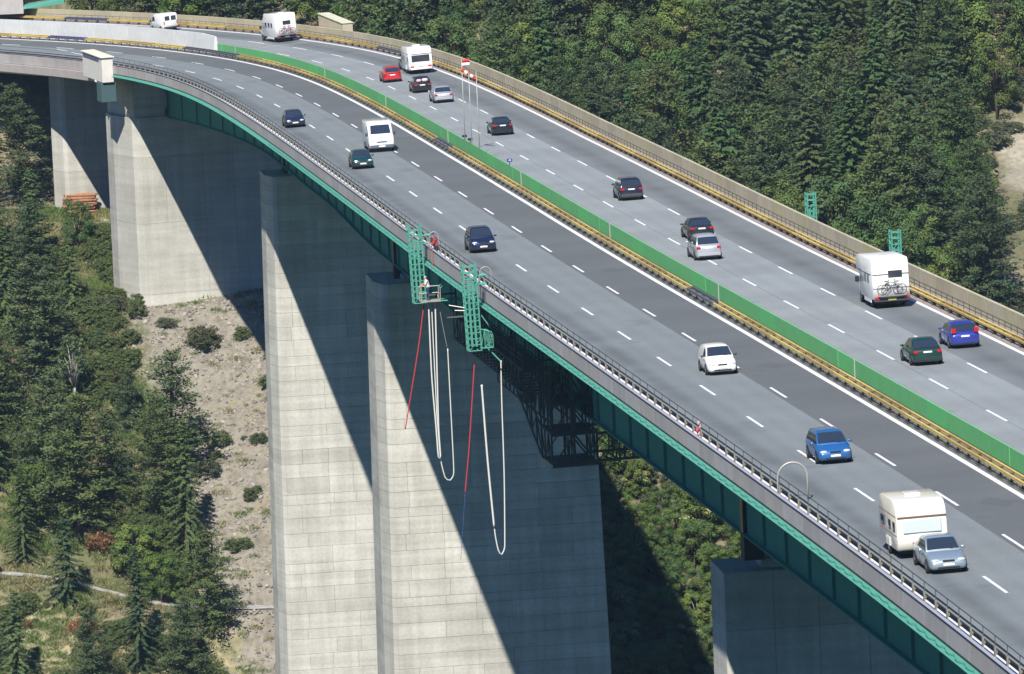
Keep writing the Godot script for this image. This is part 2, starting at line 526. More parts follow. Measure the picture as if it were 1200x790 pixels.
func build_bridge() -> void:
	var b := thing("motorway_bridge", "long curved motorway bridge deck with teal steel box girder and grey concrete parapet", "bridge")
	var s := mb()
	sweep(s, T0, T1, 8.0, [Vector2(-4.95, -0.06), Vector2(22.8, -0.06), Vector2(22.8, -0.45), Vector2(16.9, -0.85), Vector2(1.3, -0.85), Vector2(-4.95, -0.45)], true)
	build(s, "deck_slab", M.teal_dark, b)
	# girder
	var t := T0
	var k := 0
	while t < JOINT - 0.1:
		var e := minf(t + 8.0, JOINT)
		s = mb()
		var d0 := depth_of_girder(t + 0.02); var d1 := depth_of_girder(e - 0.02)
		for side in [1.3, 16.7]:
			var o0: float = side; var o1: float = side + 0.06
			var g := 0.045
			hexa(s, [R(t + g, o0, -d0), R(t + g, o1, -d0), R(e - g, o1, -d1), R(e - g, o0, -d1), R(t + g, o0, -0.8), R(t + g, o1, -0.8), R(e - g, o1, -0.8), R(e - g, o0, -0.8)])
			if side == 1.3:
				build(s, "web_panel", M.teal_web[k % 2], b)
				s = mb()
		build(s, "web_panel", M.teal_web[k % 2], b)
		# cantilever bracket at each panel joint and web stiffener
		s = mb()
		hexa(s, [R(t - 0.05, -4.6, -0.95), R(t - 0.05, 1.28, -2.6), R(t + 0.05, 1.28, -2.6), R(t + 0.05, -4.6, -0.95), R(t - 0.05, -4.6, -0.52), R(t - 0.05, 1.28, -0.9), R(t + 0.05, 1.28, -0.9), R(t + 0.05, -4.6, -0.52)])
		build(s, "cantilever_bracket", M.teal_dark, b)
		s = mb()
		hexa(s, [R(t - 0.03, 1.12, -d0 + 0.1), R(t - 0.03, 1.29, -d0 + 0.1), R(t + 0.03, 1.29, -d0 + 0.1), R(t + 0.03, 1.12, -d0 + 0.1), R(t - 0.03, 1.12, -2.5), R(t - 0.03, 1.29, -2.5), R(t + 0.03, 1.29, -2.5), R(t + 0.03, 1.12, -2.5)])
		build(s, "web_stiffener", M.teal_dark, b)
		t = e
		k += 1
	s = mb()
	var n := 70
	for i in n:
		var a := lerpf(T0, JOINT, float(i) / n); var c := lerpf(T0, JOINT, float(i + 1) / n)
		var da := depth_of_girder(minf(a, JOINT - 0.1)); var dc := depth_of_girder(minf(c, JOINT - 0.1))
		hexa(s, [R(a, 1.0, -da - 0.09), R(a, 17.05, -da - 0.09), R(c, 17.05, -dc - 0.09), R(c, 1.0, -dc - 0.09), R(a, 1.0, -da - 0.002), R(a, 17.05, -da - 0.002), R(c, 17.05, -dc - 0.002), R(c, 1.0, -dc - 0.002)])
	build(s, "bottom_flange", M.teal_dark, b)
	s = mb()
	sweep(s, JOINT + 0.2, T1, 8.0, [Vector2(-1.0, -0.8), Vector2(19.0, -0.8), Vector2(17.0, -3.0), Vector2(1.0, -3.0)], true)
	build(s, "concrete_girder", M.conc_core, b)
	# teal service ledge outside the parapet with hanging cable
	t = T0
	k = 0
	while t < JOINT - 3.0:
		var e := minf(t + 9.0, JOINT - 2.5)
		s = mb()
		sweep(s, t + 0.02, e - 0.02, 4.5, [Vector2(-5.40, -0.60), Vector2(-5.06, -0.44), Vector2(-4.97, -0.44), Vector2(-4.97, -0.6), Vector2(-5.37, -0.67)], true)
		build(s, "service_ledge", M.teal, b)
		t = e
		k += 1
	s = mb(true)
	var pts := []
	t = T0
	while t < 330.0:
		var f := fposmod(t, 2.5) / 2.5
		pts.append(R(t, -5.2 - (0.07 + 0.07 * absf(sin(floorf(t / 2.5) * 1.7))) * sin(f * PI), -0.405 - 0.05 * sin(f * PI)))
		t += 0.417
	tube(s, pts, 0.018, 4)
	build(s, "service_cable", M.teal_web[0], b)
	s = mb()
	sweep(s, T0, JOINT - 2.0, 8.0, [Vector2(-5.05, -0.40), Vector2(-4.99, -0.40), Vector2(-4.99, -0.35), Vector2(-5.05, -0.35)], true)
	build(s, "gap_shadow_strip", M.black_rail, b)  # black strip stands in for the gap shadow between parapet and ledge
	# parapet panels
	t = T0
	k = 0
	while t < T1:
		var e := t + 5.8
		s = mb()
		var g := 0.018
		var low := -0.37 if t < JOINT else -0.55
		hexa(s, [R(t + g, -5.0, low), R(t + g, -4.78, low), R(e - g, -4.78, low), R(e - g, -5.0, low), R(t + g, -5.0, 0.60), R(t + g, -4.82, 0.60), R(e - g, -4.82, 0.60), R(e - g, -5.0, 0.60)])
		build(s, "parapet_panel", M.parapet[[0, 1, 0, 2, 1, 2][k % 6]], b)
		t = e
		k += 1
	s = mb()
	sweep(s, T0, T1, 6.0, [Vector2(-5.03, 0.605), Vector2(-5.03, 0.65), Vector2(-5.002, 0.65), Vector2(-5.002, 0.605)], true)
	build(s, "overhang_shadow_strip", M.black_rail, b)  # overhang shadow along the parapet top, drawn as a thin black strip
	s = mb()
	sweep(s, T0, T1, 6.0, [Vector2(-5.0, 0.602), Vector2(-5.0, 0.64), Vector2(-4.80, 0.64), Vector2(-4.80, 0.602)], true)
	build(s, "coping", M.coping, b)
	s = mb()
	sweep(s, JOINT + 2.0, T1, 6.0, [Vector2(-5.3, -1.5), Vector2(-5.3, -0.6), Vector2(-4.9, -0.6), Vector2(-4.9, -1.5)], true)
	build(s, "edge_beam", M.parapet[2], b)
	# bearings
	for e in [[85.2, 8.2], [281.0, 8.3], [386.0, 6.65]]:
		for o in [1.6, 16.2]:
			s = mb()
			box(s, upright(e[0], o, -e[1] - 0.84), Vector3.ZERO, Vector3(1.2, 1.5, 1.4))
			build(s, "bearing", M.black, b)
		s = mb()
		hexa(s, [R(e[0] - 0.2, 1.05, -e[1]), R(e[0] - 0.2, 1.3, -e[1]), R(e[0] + 0.9, 1.3, -e[1]), R(e[0] + 0.9, 1.05, -e[1]), R(e[0] - 0.2, 1.05, -0.9), R(e[0] - 0.2, 1.3, -0.9), R(e[0] + 0.9, 1.3, -0.9), R(e[0] + 0.9, 1.05, -0.9)])
		build(s, "bearing_stiffener", M.black_rail, b)

func build_far_wall() -> void:
	var w := thing("noise_barrier", "long low beige concrete wall of upright panels along the outer edge of the far carriageway", "wall")
	var t := T0
	var k := 0
	while t < T1:
		var e := t + 5.8
		var s := mb()
		var g := 0.015
		hexa(s, [R(t + g, 22.5, -0.4), R(t + g, 22.72, -0.4), R(e - g, 22.72, -0.4), R(e - g, 22.5, -0.4), R(t + g, 22.5, 1.2), R(t + g, 22.72, 1.2), R(e - g, 22.72, 1.2), R(e - g, 22.5, 1.2)])
		build(s, "wall_panel", M.far_wall[[0, 2, 0, 1, 0, 1, 2][k % 7]], w)
		t = e
		k += 1
	var r := thing("handrail", "thin dark steel handrail between the yellow guardrail and the beige wall", "railing")
	for h in [0.2, 0.45, 0.72]:
		var s := mb()
		sweep(s, T0, T1, 6.0, [Vector2(21.7, h), Vector2(21.7, h + 0.04), Vector2(21.74, h + 0.04), Vector2(21.74, h)], true)
		build(s, "rail", M.rail_far, r)
	t = T0
	while t < 560.0:
		var s := mb()
		box(s, upright(t, 21.72, 0.36), Vector3.ZERO, Vector3(0.04, 0.72, 0.04))
		build(s, "post", M.rail_far, r)
		t += 2.0

func rail_beam(parent: Node3D, o: float, h0: float, h1: float, wid: float, t0: float, t1: float, seg: float, pick: Callable) -> void:
	var t := t0
	var k := 0
	while t < t1:
		var s := mb()
		var m := (h0 + h1) * 0.5
		sweep(s, t, minf(t + seg - 0.015, t1), 6.0, [Vector2(o, h0), Vector2(o - wid * 0.5, h0 + 0.05), Vector2(o - wid * 0.5, m - 0.03), Vector2(o, m), Vector2(o - wid * 0.5, m + 0.03), Vector2(o - wid * 0.5, h1 - 0.03), Vector2(o, h1), Vector2(o + wid * 0.5, h1 - 0.02), Vector2(o + wid * 0.5, h0 + 0.02)], true)
		build(s, "rail_beam", pick.call(t, k), parent)
		t += seg
		k += 1

func build_guardrails() -> void:
	# near edge
	var g := thing("guardrail", "dark steel guardrail with pale posts and a thin upper rail along the grey parapet", "guardrail")
	rail_beam(g, -4.34, 0.42, 0.68, 0.10, T0, T1, 12.0, func(_t, _k): return M.black_rail)
	rail_beam(g, -4.34, 0.84, 0.92, 0.08, T0, T1, 12.0, func(_t, _k): return M.black_rail)
	var t := T0
	while t < 480.0:
		var x := upright(t, -4.5, 0.0)
		var s := mb()
		box(s, x, Vector3(0, 0.43, 0), Vector3(0.08, 0.9, 0.2))
		box(s, x, Vector3(0.05, 0.62, 0), Vector3(0.1, 0.12, 0.2))
		var p := build(s, "post", M.post, g)
		s = mb()
		box(s, x, Vector3(0.02, 1.12, 0), Vector3(0.035, 0.48, 0.035))
		build(s, "stay", M.rail_thin, p)
		t += 3.0
	var s2 := mb()
	sweep(s2, T0, T1, 6.0, [Vector2(-4.5, 1.34), Vector2(-4.5, 1.38), Vector2(-4.46, 1.38), Vector2(-4.46, 1.34)], true)
	build(s2, "upper_rail", M.rail_thin, g)
	# median
	var m := thing("median_barrier", "double yellow steel guardrail between the white line and the green screen", "guardrail")
	var pick := func(tt: float, k: int): return M.grey_rail if (k % 13 == 6 and tt < 440.0) or (tt > 455.0 and tt < 480.0) else (M.blue_rail if tt > 490.0 and k % 3 == 0 else M.ochre[k % 2])
	rail_beam(m, 7.74, 0.28, 0.50, 0.12, T0, T1, 12.0, pick)
	rail_beam(m, 8.10, 0.36, 0.58, 0.12, T0, T1, 12.0, pick)
	t = T0
	while t < 600.0:
		var x := upright(t, 7.92, 0.0)
		var s := mb()
		box(s, x, Vector3(0, 0.24, 0), Vector3(0.1, 0.48, 0.12))
		box(s, x, Vector3(0, 0.42, 0), Vector3(0.34, 0.1, 0.14))
		# curved strap to the next post, low on the traffic side
		var last := Vector3.ZERO
		for i in 7:
			var f := i / 6.0
			var p := R(t + 3.0 * f, 7.60, 0.09 + 0.20 * pow(absf(2.0 * f - 1.0), 2.2))
			if i: bar(s, last, p, 0.05)
			last = p
		build(s, "post", M.post_dark, m)
		t += 3.0
	# far edge
	var f := thing("roadside_guardrail", "double yellow steel guardrail beside the beige wall", "guardrail")
	var pick2 := func(tt: float, k: int): return M.grey_rail if (k == 43 or k == 44) else (M.blue_rail if tt > 520.0 and k % 4 == 1 else M.ochre[k % 2])
	rail_beam(f, 20.95, 0.28, 0.46, 0.14, T0, T1, 12.0, pick2)
	rail_beam(f, 21.2, 0.36, 0.55, 0.14, T0, T1, 12.0, pick2)
	t = T0
	while t < 600.0:
		var x := upright(t, 21.08, 0.0)
		var s := mb()
		box(s, x, Vector3(0, 0.24, 0), Vector3(0.1, 0.48, 0.14))
		box(s, x, Vector3(-0.16, 0.16, 0), Vector3(0.16, 0.1, 0.3))
		build(s, "post", M.post_dark, f)
		t += 3.0

func build_median_screen() -> void:
	var g := thing("glare_screen", "green upright panel screen running down the middle of the motorway", "screen")
	var t := T0
	var k := 0
	while t < 475.0:
		var e := minf(t + 6.0, 476.0)
		var gap := 0.01 if k % 9 != 3 else 0.12
		var s := mb()
		hexa(s, [R(t + gap, 9.0, 0.05), R(t + gap, 9.08, 0.05), R(e - gap, 9.08, 0.05), R(e - gap, 9.0, 0.05), R(t + gap, 9.0, 1.1), R(t + gap, 9.08, 1.1), R(e - gap, 9.08, 1.1), R(e - gap, 9.0, 1.1)])
		build(s, "screen_panel", M.green[0 if k % 5 else 1], g)
		if k % 9 == 3:
			s = mb()
			box(s, upright(t, 8.98, 0.56), Vector3.ZERO, Vector3(0.07, 1.12, 0.26))
			build(s, "post", M.zinc, g)
		t = e
		k += 1
	var w := thing("concrete_barrier", "tall white concrete barrier segments continuing the median beyond the green screen", "barrier")
	t = 476.5
	k = 0
	while t < 640.0:
		var e := t + 5.6
		var s := mb()
		var top := 2.1 if k > 0 else 1.9
		var gg := 0.025
		hexa(s, [R(t + gg, 8.65, 0.0), R(t + gg, 9.35, 0.0), R(e - gg, 9.35, 0.0), R(e - gg, 8.65, 0.0), R(t + gg, 8.9, top), R(t + gg, 9.1, top), R(e - gg, 9.1, 2.1), R(e - gg, 8.9, 2.1)])
		build(s, "barrier_segment", M.white_wall[k % 2], w)
		t = e
		k += 1

func build_pier(label: String, t: float, length: float, o0: float, o1: float, htop: float, taper: float, visible: float, foot: float, colw: Array, rowh: Array, seed_: int, top_step := 0.0, nose := 1.0) -> Node3D:
	var x := upright(t, (o0 + o1) * 0.5, htop)
	var half := (o1 - o0) * 0.5
	var r := RandomNumberGenerator.new()
	r.seed = seed_
	var b := Vector3(0, -foot, 0)
	x.origin.y -= foot
	var p := thing("bridge_pier", label, "pier", x, "tall concrete piers carrying the motorway")
	# local: x right, y up from the foot, z towards the viewer's end; top at y = foot
	var wid := func(y: float) -> float: return half + taper * (foot - y)
	var fr := func(y: float) -> float: return taper * 0.5 * (foot - y)
	var bk := func(y: float) -> float: return -length - taper * 0.5 * (foot - y)
	var s := mb()
	var inset := 0.07
	# plan of the left end: square front, small chamfer, long splay, then straight back
	var plan := func(y: float, e: float) -> Array:
		var w: float = -wid.call(y) + e; var z: float = fr.call(y)
		return [Vector3(w + nose, y, z - e), Vector3(w + nose * 0.6, y, z - nose * 0.4), Vector3(w, y, z - nose * 2.7), Vector3(w, y, minf(bk.call(y), z - nose * 2.7 - 0.1))]
	var rings := []
	for y in [0.0, foot - 0.02]:
		var ring6 := PackedVector3Array(plan.call(y, inset))
		ring6.append(Vector3(wid.call(y) - inset, y, bk.call(y)))
		ring6.append(Vector3(wid.call(y) - inset, y, fr.call(y) - inset))
		rings.append(ring6)
	loft(s, rings, true)
	build(s, "shaft", M.conc_core, p)
	# poured lifts, formwork fields on the front and the left face
	var y := foot
	var row := 0
	while y > foot - visible:
		var hgt: float = rowh[row % rowh.size()] * r.randf_range(0.92, 1.08)
		var y0 := y - hgt
		var tone := r.randi_range(0, 4)
		var col := 0
		var xx: float = -half - 3.0
		var g := 0.013
		var first := true
		var cut: Array = []
		var c: float = -half + nose + colw[0]
		cut.append(-999.0)
		while c < half - 1.6:
			if r.randf() > 0.35: cut.append(c + (r.randf_range(-0.5, 0.5) if row % 3 == 2 else 0.0))
			col += 1
			c += colw[1 + (col % (colw.size() - 1))]
		cut.append(999.0)
		for i in cut.size() - 1:
			s = mb()
			var la: float = maxf(cut[i], -wid.call(y) + nose); var lb: float = maxf(cut[i], -wid.call(y0) + nose)
			var ra: float = minf(cut[i + 1], wid.call(y)); var rb: float = minf(cut[i + 1], wid.call(y0))
			var za: float = fr.call(y); var zb: float = fr.call(y0)
			var dz := r.randf_range(-0.012, 0.012)
			hexa(s, [Vector3(lb + g, y0 + g, zb + dz), Vector3(rb - g, y0 + g, zb + dz), Vector3(rb - g, y0 + g, zb - 0.09), Vector3(lb + g, y0 + g, zb - 0.09), Vector3(la + g, y - g, za + dz), Vector3(ra - g, y - g, za + dz), Vector3(ra - g, y - g, za - 0.09), Vector3(la + g, y - g, za - 0.09)])
			build(s, "concrete_panel", M.conc[tone if r.randf() < 0.72 else r.randi_range(0, 4)], p)
		# chamfer, splay and left face
		var up: Array = plan.call(y - g, 0.0); var dn: Array = plan.call(y0 + g, 0.0)
		var iu: Array = plan.call(y - g, 0.09); var idn: Array = plan.call(y0 + g, 0.09)
		for i in 3:
			s = mb()
			hexa(s, [dn[i + 1], dn[i], idn[i], idn[i + 1], up[i + 1], up[i], iu[i], iu[i + 1]])
			build(s, "concrete_panel", M.conc[tone], p)
		y = y0
		row += 1
	if top_step > 0.0:
		for sx in [-1.0, 1.0]:
			s = mb()
			box(s, Transform3D.IDENTITY, Vector3(sx * (half - 4.2), foot + top_step * 0.5, -length * 0.55), Vector3(3.4, top_step, length * 0.7))
			build(s, "bearing_plinth", M.conc[2], p)
	return p

func build_piers() -> void:
	build_pier("squat concrete pier in full shade with a stepped top, below the caravan", 84.2, 5.2, -0.35, 17.6, -10.6, 0.006, 12.0, 150.0, [2.9, 3.1, 2.7, 3.0], [3.6, 3.2, 4.0], 1, 0.55, 0.05)
	build_pier("tallest concrete pier behind the hanging ropes and the dark inspection gantry", 276.8, 8.5, -1.0, 17.3, -9.85, 0.017, 36.0, 150.0, [0.9, 2.7, 2.9, 2.6, 3.1], [1.35, 1.25, 1.45, 0.8, 1.4, 1.5], 2, 0.5)
	build_pier("sunlit tapering concrete pier between the scree slope and the tallest pier", 382.5, 7.0, -1.0, 17.3, -7.75, 0.017, 53.0, 110.0, [0.9, 2.7, 2.9, 2.5, 2.9], [1.5, 1.35, 1.6, 1.0, 1.45], 3, 0.5)
	var d := build_pier("broad concrete abutment pier standing on the rubble slope under the white cabin", 469.0, 8.6, -4.1, 19.5, -6.2, 0.004, 25.0, 40.0, [2.6, 3.9, 4.4, 3.5], [4.2, 7.6, 7.9], 4, 0.0, 2.0)
	var s := mb()
	hexa(s, [Vector3(-10.4, 40.01, -0.3), Vector3(-6.9, 40.01, -0.15), Vector3(-6.9, 40.01, -8.4), Vector3(-11.6, 40.01, -8.4), Vector3(-10.4, 45.0, -0.3), Vector3(-6.9, 45.2, -0.15), Vector3(-6.9, 45.2, -8.4), Vector3(-11.6, 45.0, -8.4)])
	build(s, "upper_wall", M.conc[1], d)
	build_pier("slim concrete pier of the approach viaduct beside the log stack", 507.0, 2.2, -1.4, 17.0, -3.1, 0.003, 16.0, 24.0, [2.2, 4.6, 5.0], [5.0, 6.0], 5)

# ---------------------------------------------------------------- vehicles; local: -z forward, x right, origin on the road under the middle
const VS := 1.1

func car_frame(t: float, off: float, away: bool, yaw := 0.0) -> Transform3D:
	var x := frame(t, off, 0.005)
	if not away: x.basis = x.basis * Basis(Vector3.UP, PI)
	x.basis = (x.basis * Basis(Vector3.UP, yaw)).scaled_local(Vector3.ONE * VS)
	return x

func wheel(parent: Node3D, x: float, z: float, r: float, w: float) -> void:
	var s := mb(true)
	var sx := signf(x)
	lathe(s, Transform3D(Basis.IDENTITY, Vector3(x, r, z)), [Vector2(r * 0.62, w * 0.5 * sx), Vector2(r * 0.94, w * 0.5 * sx), Vector2(r, w * 0.3 * sx), Vector2(r, -w * 0.3 * sx), Vector2(r * 0.94, -w * 0.5 * sx), Vector2(r * 0.6, -w * 0.5 * sx)], 18)
	var tyre := build(s, "wheel", M.tyre, parent)
	s = mb(true)
	lathe(s, Transform3D(Basis.IDENTITY, Vector3(x, r, z)), [Vector2(r * 0.63, w * 0.36 * sx), Vector2(r * 0.63, w * 0.52 * sx), Vector2(r * 0.5, w * 0.46 * sx), Vector2(r * 0.14, w * 0.54 * sx), Vector2(r * 0.02, w * 0.54 * sx)], 14)
	build(s, "rim", M.rim, tyre)

func pane(s: SurfaceTool, a: Vector3, b: Vector3, c: Vector3, d: Vector3, out: Vector3, bulge := 0.0) -> void:   # thin slab a-b-c-d pushed out; bulge bows it
	var n := 4
	for i in n:
		var f0 := float(i) / n; var f1 := float(i + 1) / n
		var o0 := out * (1.0 + bulge * 4.0 * f0 * (1.0 - f0)); var o1 := out * (1.0 + bulge * 4.0 * f1 * (1.0 - f1))
		var p := [a.lerp(b, f0) + o0, a.lerp(b, f1) + o1, d.lerp(c, f1) + o1, d.lerp(c, f0) + o0]
		quad(s, p[0], p[1], p[2], p[3])
	quad(s, a, b, b + out, a + out); quad(s, d, c, c + out, d + out)
	quad(s, a, d, d + out, a + out); quad(s, b, c, c + out, b + out)

func lump(s: SurfaceTool, c: Vector3, r: Vector3, n := 10) -> void:   # squashed ball
	var rings := []
	for i in range(1, 6):
		var v := -PI * 0.5 + PI * i / 6.0
		var ring := PackedVector3Array()
		for k in n:
			var u := TAU * k / n
			ring.append(c + Vector3(cos(u) * cos(v) * r.x, sin(v) * r.y, sin(u) * cos(v) * r.z))
		rings.append(ring)
	loft(s, rings, true)

func section(w: float, yb: float, yt: float, z: float, crown: float) -> PackedVector3Array:
	var h := yt - yb
	var half := [Vector2(0.0, yb), Vector2(w * 0.82, yb), Vector2(w * 0.95, yb + h * 0.10), Vector2(w * 0.995, yb + h * 0.35), Vector2(w, yb + h * 0.60), Vector2(w * 0.97, yb + h * 0.86), Vector2(w * 0.90, yt - 0.012), Vector2(w * 0.70, yt + crown * 0.6), Vector2(0.0, yt + crown)]
	var r := PackedVector3Array()
	for p in half: r.append(Vector3(p.x, p.y, z))
	for i in range(half.size() - 2, 0, -1): r.append(Vector3(-half[i].x, half[i].y, z))
	return r

func car(called: String, label: String, t0: float, off: float, away: bool, col: Color, p: Dictionary, flake := 0.25) -> Node3D:
	var L: float = p.L; var W: float = p.W * 0.5; var H: float = p.H; var belt: float = p.belt
	var c := thing(called, label, "car", car_frame(t0 + L * 0.5 * VS, off, away, p.get("yaw", 0.0)), "vehicles on the motorway")
	var body := paint(col)
	body.metallic = flake
	var f := -L * 0.5   # front
	var b := L * 0.5
	var nose: float = p.get("nose", 0.66); var tail: float = p.get("tail", 0.86)
	var w1: float = f + p.w1; var r1: float = f + p.r1; var r2: float = f + p.r2; var w2: float = f + p.w2
	# lower body
	var st := [[f, 0.78, 0.33, nose - 0.16], [f + 0.06, 0.87, 0.24, nose - 0.05], [f + 0.22, 0.94, 0.20, nose + 0.02], [f + 0.5, 0.985, 0.18, lerpf(nose, belt, 0.45)], [w1 + 0.05, 1.0, 0.17, belt - 0.005], [lerpf(w1, w2, 0.5), 1.0, 0.17, belt + 0.012], [minf(w2, b - 0.34), 0.995, 0.18, belt + 0.02], [b - 0.2, 0.955, 0.2, lerpf(belt + 0.02, tail, 0.6)], [b - 0.05, 0.90, 0.26, tail - 0.04], [b, 0.82, 0.34, tail - 0.14]]
	var s := mb(true)
	var rings := []
	for q in st: rings.append(section(W * q[1], q[2], q[3], q[0], 0.035))
	loft(s, rings, true)
	build(s, "body", body, c)
	# cabin
	var wb := W * 0.90; var wr: float = W * p.get("roofw", 0.73)
	var wid := func(y: float) -> float: return lerpf(wb, wr, clampf((y - belt) / (H - belt), 0.0, 1.0))
	var cab := func(z: float, y: float) -> PackedVector3Array:
		var w: float = wid.call(y)
		var r := PackedVector3Array()
		var e := minf(0.05, (y - belt) * 0.3)
		var half := [Vector2(wb, belt - 0.06), Vector2(wb, belt - 0.01), Vector2(lerpf(wb, w, 0.5), lerpf(belt, y - e, 0.5)), Vector2(w, y - e), Vector2(w * 0.90, y), Vector2(w * 0.5, y + 0.022), Vector2(0, y + 0.03)]
		for q in half: r.append(Vector3(q.x, q.y, z))
		for i in range(half.size() - 2, -1, -1): r.append(Vector3(-half[i].x, half[i].y, z))
		return r
	s = mb(true)
	loft(s, [cab.call(w1, belt + 0.005), cab.call(r1, H - 0.045), cab.call(lerpf(r1, r2, 0.35), H - 0.01), cab.call(lerpf(r1, r2, 0.65), H - 0.012), cab.call(r2, H - 0.06), cab.call(w2, belt + 0.005)], true)
	build(s, "cabin", body, c)
	# glass
	for e in [["windscreen", w1, r1, -1.0], ["rear_window", w2, r2, 1.0]]:
		s = mb()
		var yt: float = H - (0.045 if e[3] < 0 else 0.06)
		var q0 := 0.10; var q1: float = 0.90 if e[3] < 0 else 0.86
		if p.get("panel", false) and e[3] > 0: q0 = 0.3
		var y0 := lerpf(belt, yt, q0); var y1 := lerpf(belt, yt, q1)
		var z0 := lerpf(e[1], e[2], q0); var z1 := lerpf(e[1], e[2], q1)
		var n := Vector3(0, absf(e[2] - e[1]), e[3] * (yt - belt)).normalized() * 0.035
		var k0: float = wid.call(y0) * 0.93; var k1: float = wid.call(y1) * 0.90
		pane(s, Vector3(-k0, y0, z0), Vector3(k0, y0, z0), Vector3(k1, y1, z1), Vector3(-k1, y1, z1), n, 0.6)
		build(s, e[0], M.glass, c)
	var cuts: Array = p.get("cuts", [0.0, 0.42, 0.80, 1.0])
	for sx in [-1.0, 1.0]:
		for i in cuts.size() - 1:
			s = mb()
			var lo := belt + 0.035; var hi := H - 0.16
			var a0 := lerpf(w1 + 0.16, w2 - 0.12, cuts[i] + 0.012); var a1 := lerpf(w1 + 0.16, w2 - 0.12, cuts[i + 1] - 0.012)
			var ft := (hi - belt) / (H - 0.045 - belt)
			var b0 := maxf(a0, lerpf(w1, r1, ft) + 0.14); var b1 := minf(a1, lerpf(w2, r2, ft) - 0.12)
			if b1 - b0 < 0.05: b0 = (a0 + b1) * 0.5; b1 = b0 + 0.05
			var n := Vector3(sx, 0.3, 0).normalized() * 0.012
			var x0: float = wid.call(lo) * sx; var x1: float = wid.call(hi) * 0.995 * sx
			pane(s, Vector3(x0, lo, a0), Vector3(x0, lo, a1), Vector3(x1, hi, b1), Vector3(x1, hi, b0), n)
			build(s, "side_window", body if p.get("panel", false) and i > 0 else M.glass, c)
	# door seams and handles
	for sx in [-1.0, 1.0]:
		for i in cuts.size():
			var zz := lerpf(w1 + 0.16, w2 - 0.12, cuts[i])
			if i == cuts.size() - 1: continue
			slab(c, "door_seam", Vector3(sx * W * 0.998, (0.3 + belt) * 0.5, zz), Vector3(0.012, belt - 0.36, 0.014), M.black, 0.003)
			slab(c, "door_handle", Vector3(sx * W * 0.995, belt - 0.14, zz + 0.55), Vector3(0.04, 0.035, 0.18), body, 0.008)
	s = mb()
	tube(s, [Vector3(-W * 0.5, belt + 0.05, w1 + 0.02), Vector3(W * 0.1, belt + 0.16, w1 + 0.13)], 0.012, 4)
	build(s, "wiper", M.black, c)
	# lamps, bumpers, grille, plates
	for sx in [-1.0, 1.0]:
		s = mb(true)
		lump(s, Vector3(sx * W * 0.66, nose - 0.05, f + 0.12), Vector3(W * 0.23, 0.085, 0.13))
		build(s, "headlight", M.lamp_clear, c)
		s = mb()
		var th: float = p.get("tall_lamp", 0.16)
		var ty: float = p.get("lamp_y", tail - 0.14)
		bevel_box(s, Transform3D.IDENTITY, Vector3(sx * W * 0.76, ty, b - 0.06), Vector3(W * 0.30, th, 0.2), 0.03)
		build(s, "tail_light", M.lamp_red, c)
		s = mb(true)
		lump(s, Vector3(sx * (W + 0.08), belt + 0.06, w1 + 0.42), Vector3(0.11, 0.075, 0.06))
		build(s, "wing_mirror", body if not p.get("panel", false) else M.bumper, c)
	for e in [["grille", Vector3(0, nose - 0.07, f + 0.02), Vector3(W * 0.62, 0.10, 0.06), M.black], ["air_intake", Vector3(0, 0.30, f + 0.02), Vector3(W * 1.15, 0.09, 0.07), M.black], ["number_plate", Vector3(0, 0.44, f - 0.012), Vector3(0.5, 0.11, 0.03), M.plate], ["number_plate", Vector3(0, p.get("plate_y", tail - 0.16), b - 0.01), Vector3(0.5, 0.11, 0.05), M.plate], ["rear_bumper", Vector3(0, 0.40, b - 0.055), Vector3(W * 1.72, 0.2, 0.15), M.bumper if p.get("dark_bumper", false) else body], ["rear_valance", Vector3(0, 0.26, b - 0.03), Vector3(W * 1.5, 0.1, 0.1), M.black]]:
		s = mb()
		bevel_box(s, Transform3D.IDENTITY, e[1], e[2], 0.02)
		build(s, e[0], e[3], c)
	var wr_: float = p.get("wheel", 0.31)
	for z in [f + p.get("axle", 0.80), b - p.get("axle2", 0.78)]:
		for sx in [-1.0, 1.0]:
			s = mb()
			var arch := []
			for k in 13:
				var a := PI * k / 12.0
				arch.append(Vector3(sx * (W + 0.004), wr_ + sin(a) * wr_ * 1.18, z + cos(a) * wr_ * 1.18))
			for k in 12: tri(s, Vector3(sx * (W + 0.004), wr_ * 0.55, z), arch[k], arch[k + 1])
			build(s, "wheel_arch", M.black, c)
			wheel(c, sx * (W - 0.075), z, wr_, 0.2)
	if p.get("rack", false):
		for sx in [-1.0, 1.0]:
			s = mb()
			tube(s, [Vector3(sx * wr * 0.86, H + 0.01, r1 + 0.2), Vector3(sx * wr * 0.86, H + 0.06, r1 + 0.3), Vector3(sx * wr * 0.86, H + 0.06, r2 - 0.3), Vector3(sx * wr * 0.86, H + 0.01, r2 - 0.2)], 0.018, 5)
			build(s, "roof_rail", M.rim, c)
	return c

const HATCH := {L = 3.95, W = 1.70, H = 1.44, belt = 0.90, w1 = 0.95, r1 = 1.72, r2 = 3.35, w2 = 3.82}
const SALOON := {L = 4.45, W = 1.74, H = 1.42, belt = 0.90, w1 = 1.18, r1 = 1.98, r2 = 3.15, w2 = 3.82, tail = 0.98, cuts = [0.0, 0.45, 0.88]}
const MPV := {L = 4.20, W = 1.75, H = 1.62, belt = 0.98, w1 = 0.78, r1 = 1.72, r2 = 3.75, w2 = 4.1, nose = 0.76, tail = 0.98}
const ESTATE := {L = 4.55, W = 1.75, H = 1.48, belt = 0.93, w1 = 1.10, r1 = 1.92, r2 = 4.05, w2 = 4.45, cuts = [0.0, 0.34, 0.66, 1.0], rack = true}

func with(p: Dictionary, more: Dictionary) -> Dictionary:
	var d := p.duplicate()
	d.merge(more, true)
	return d

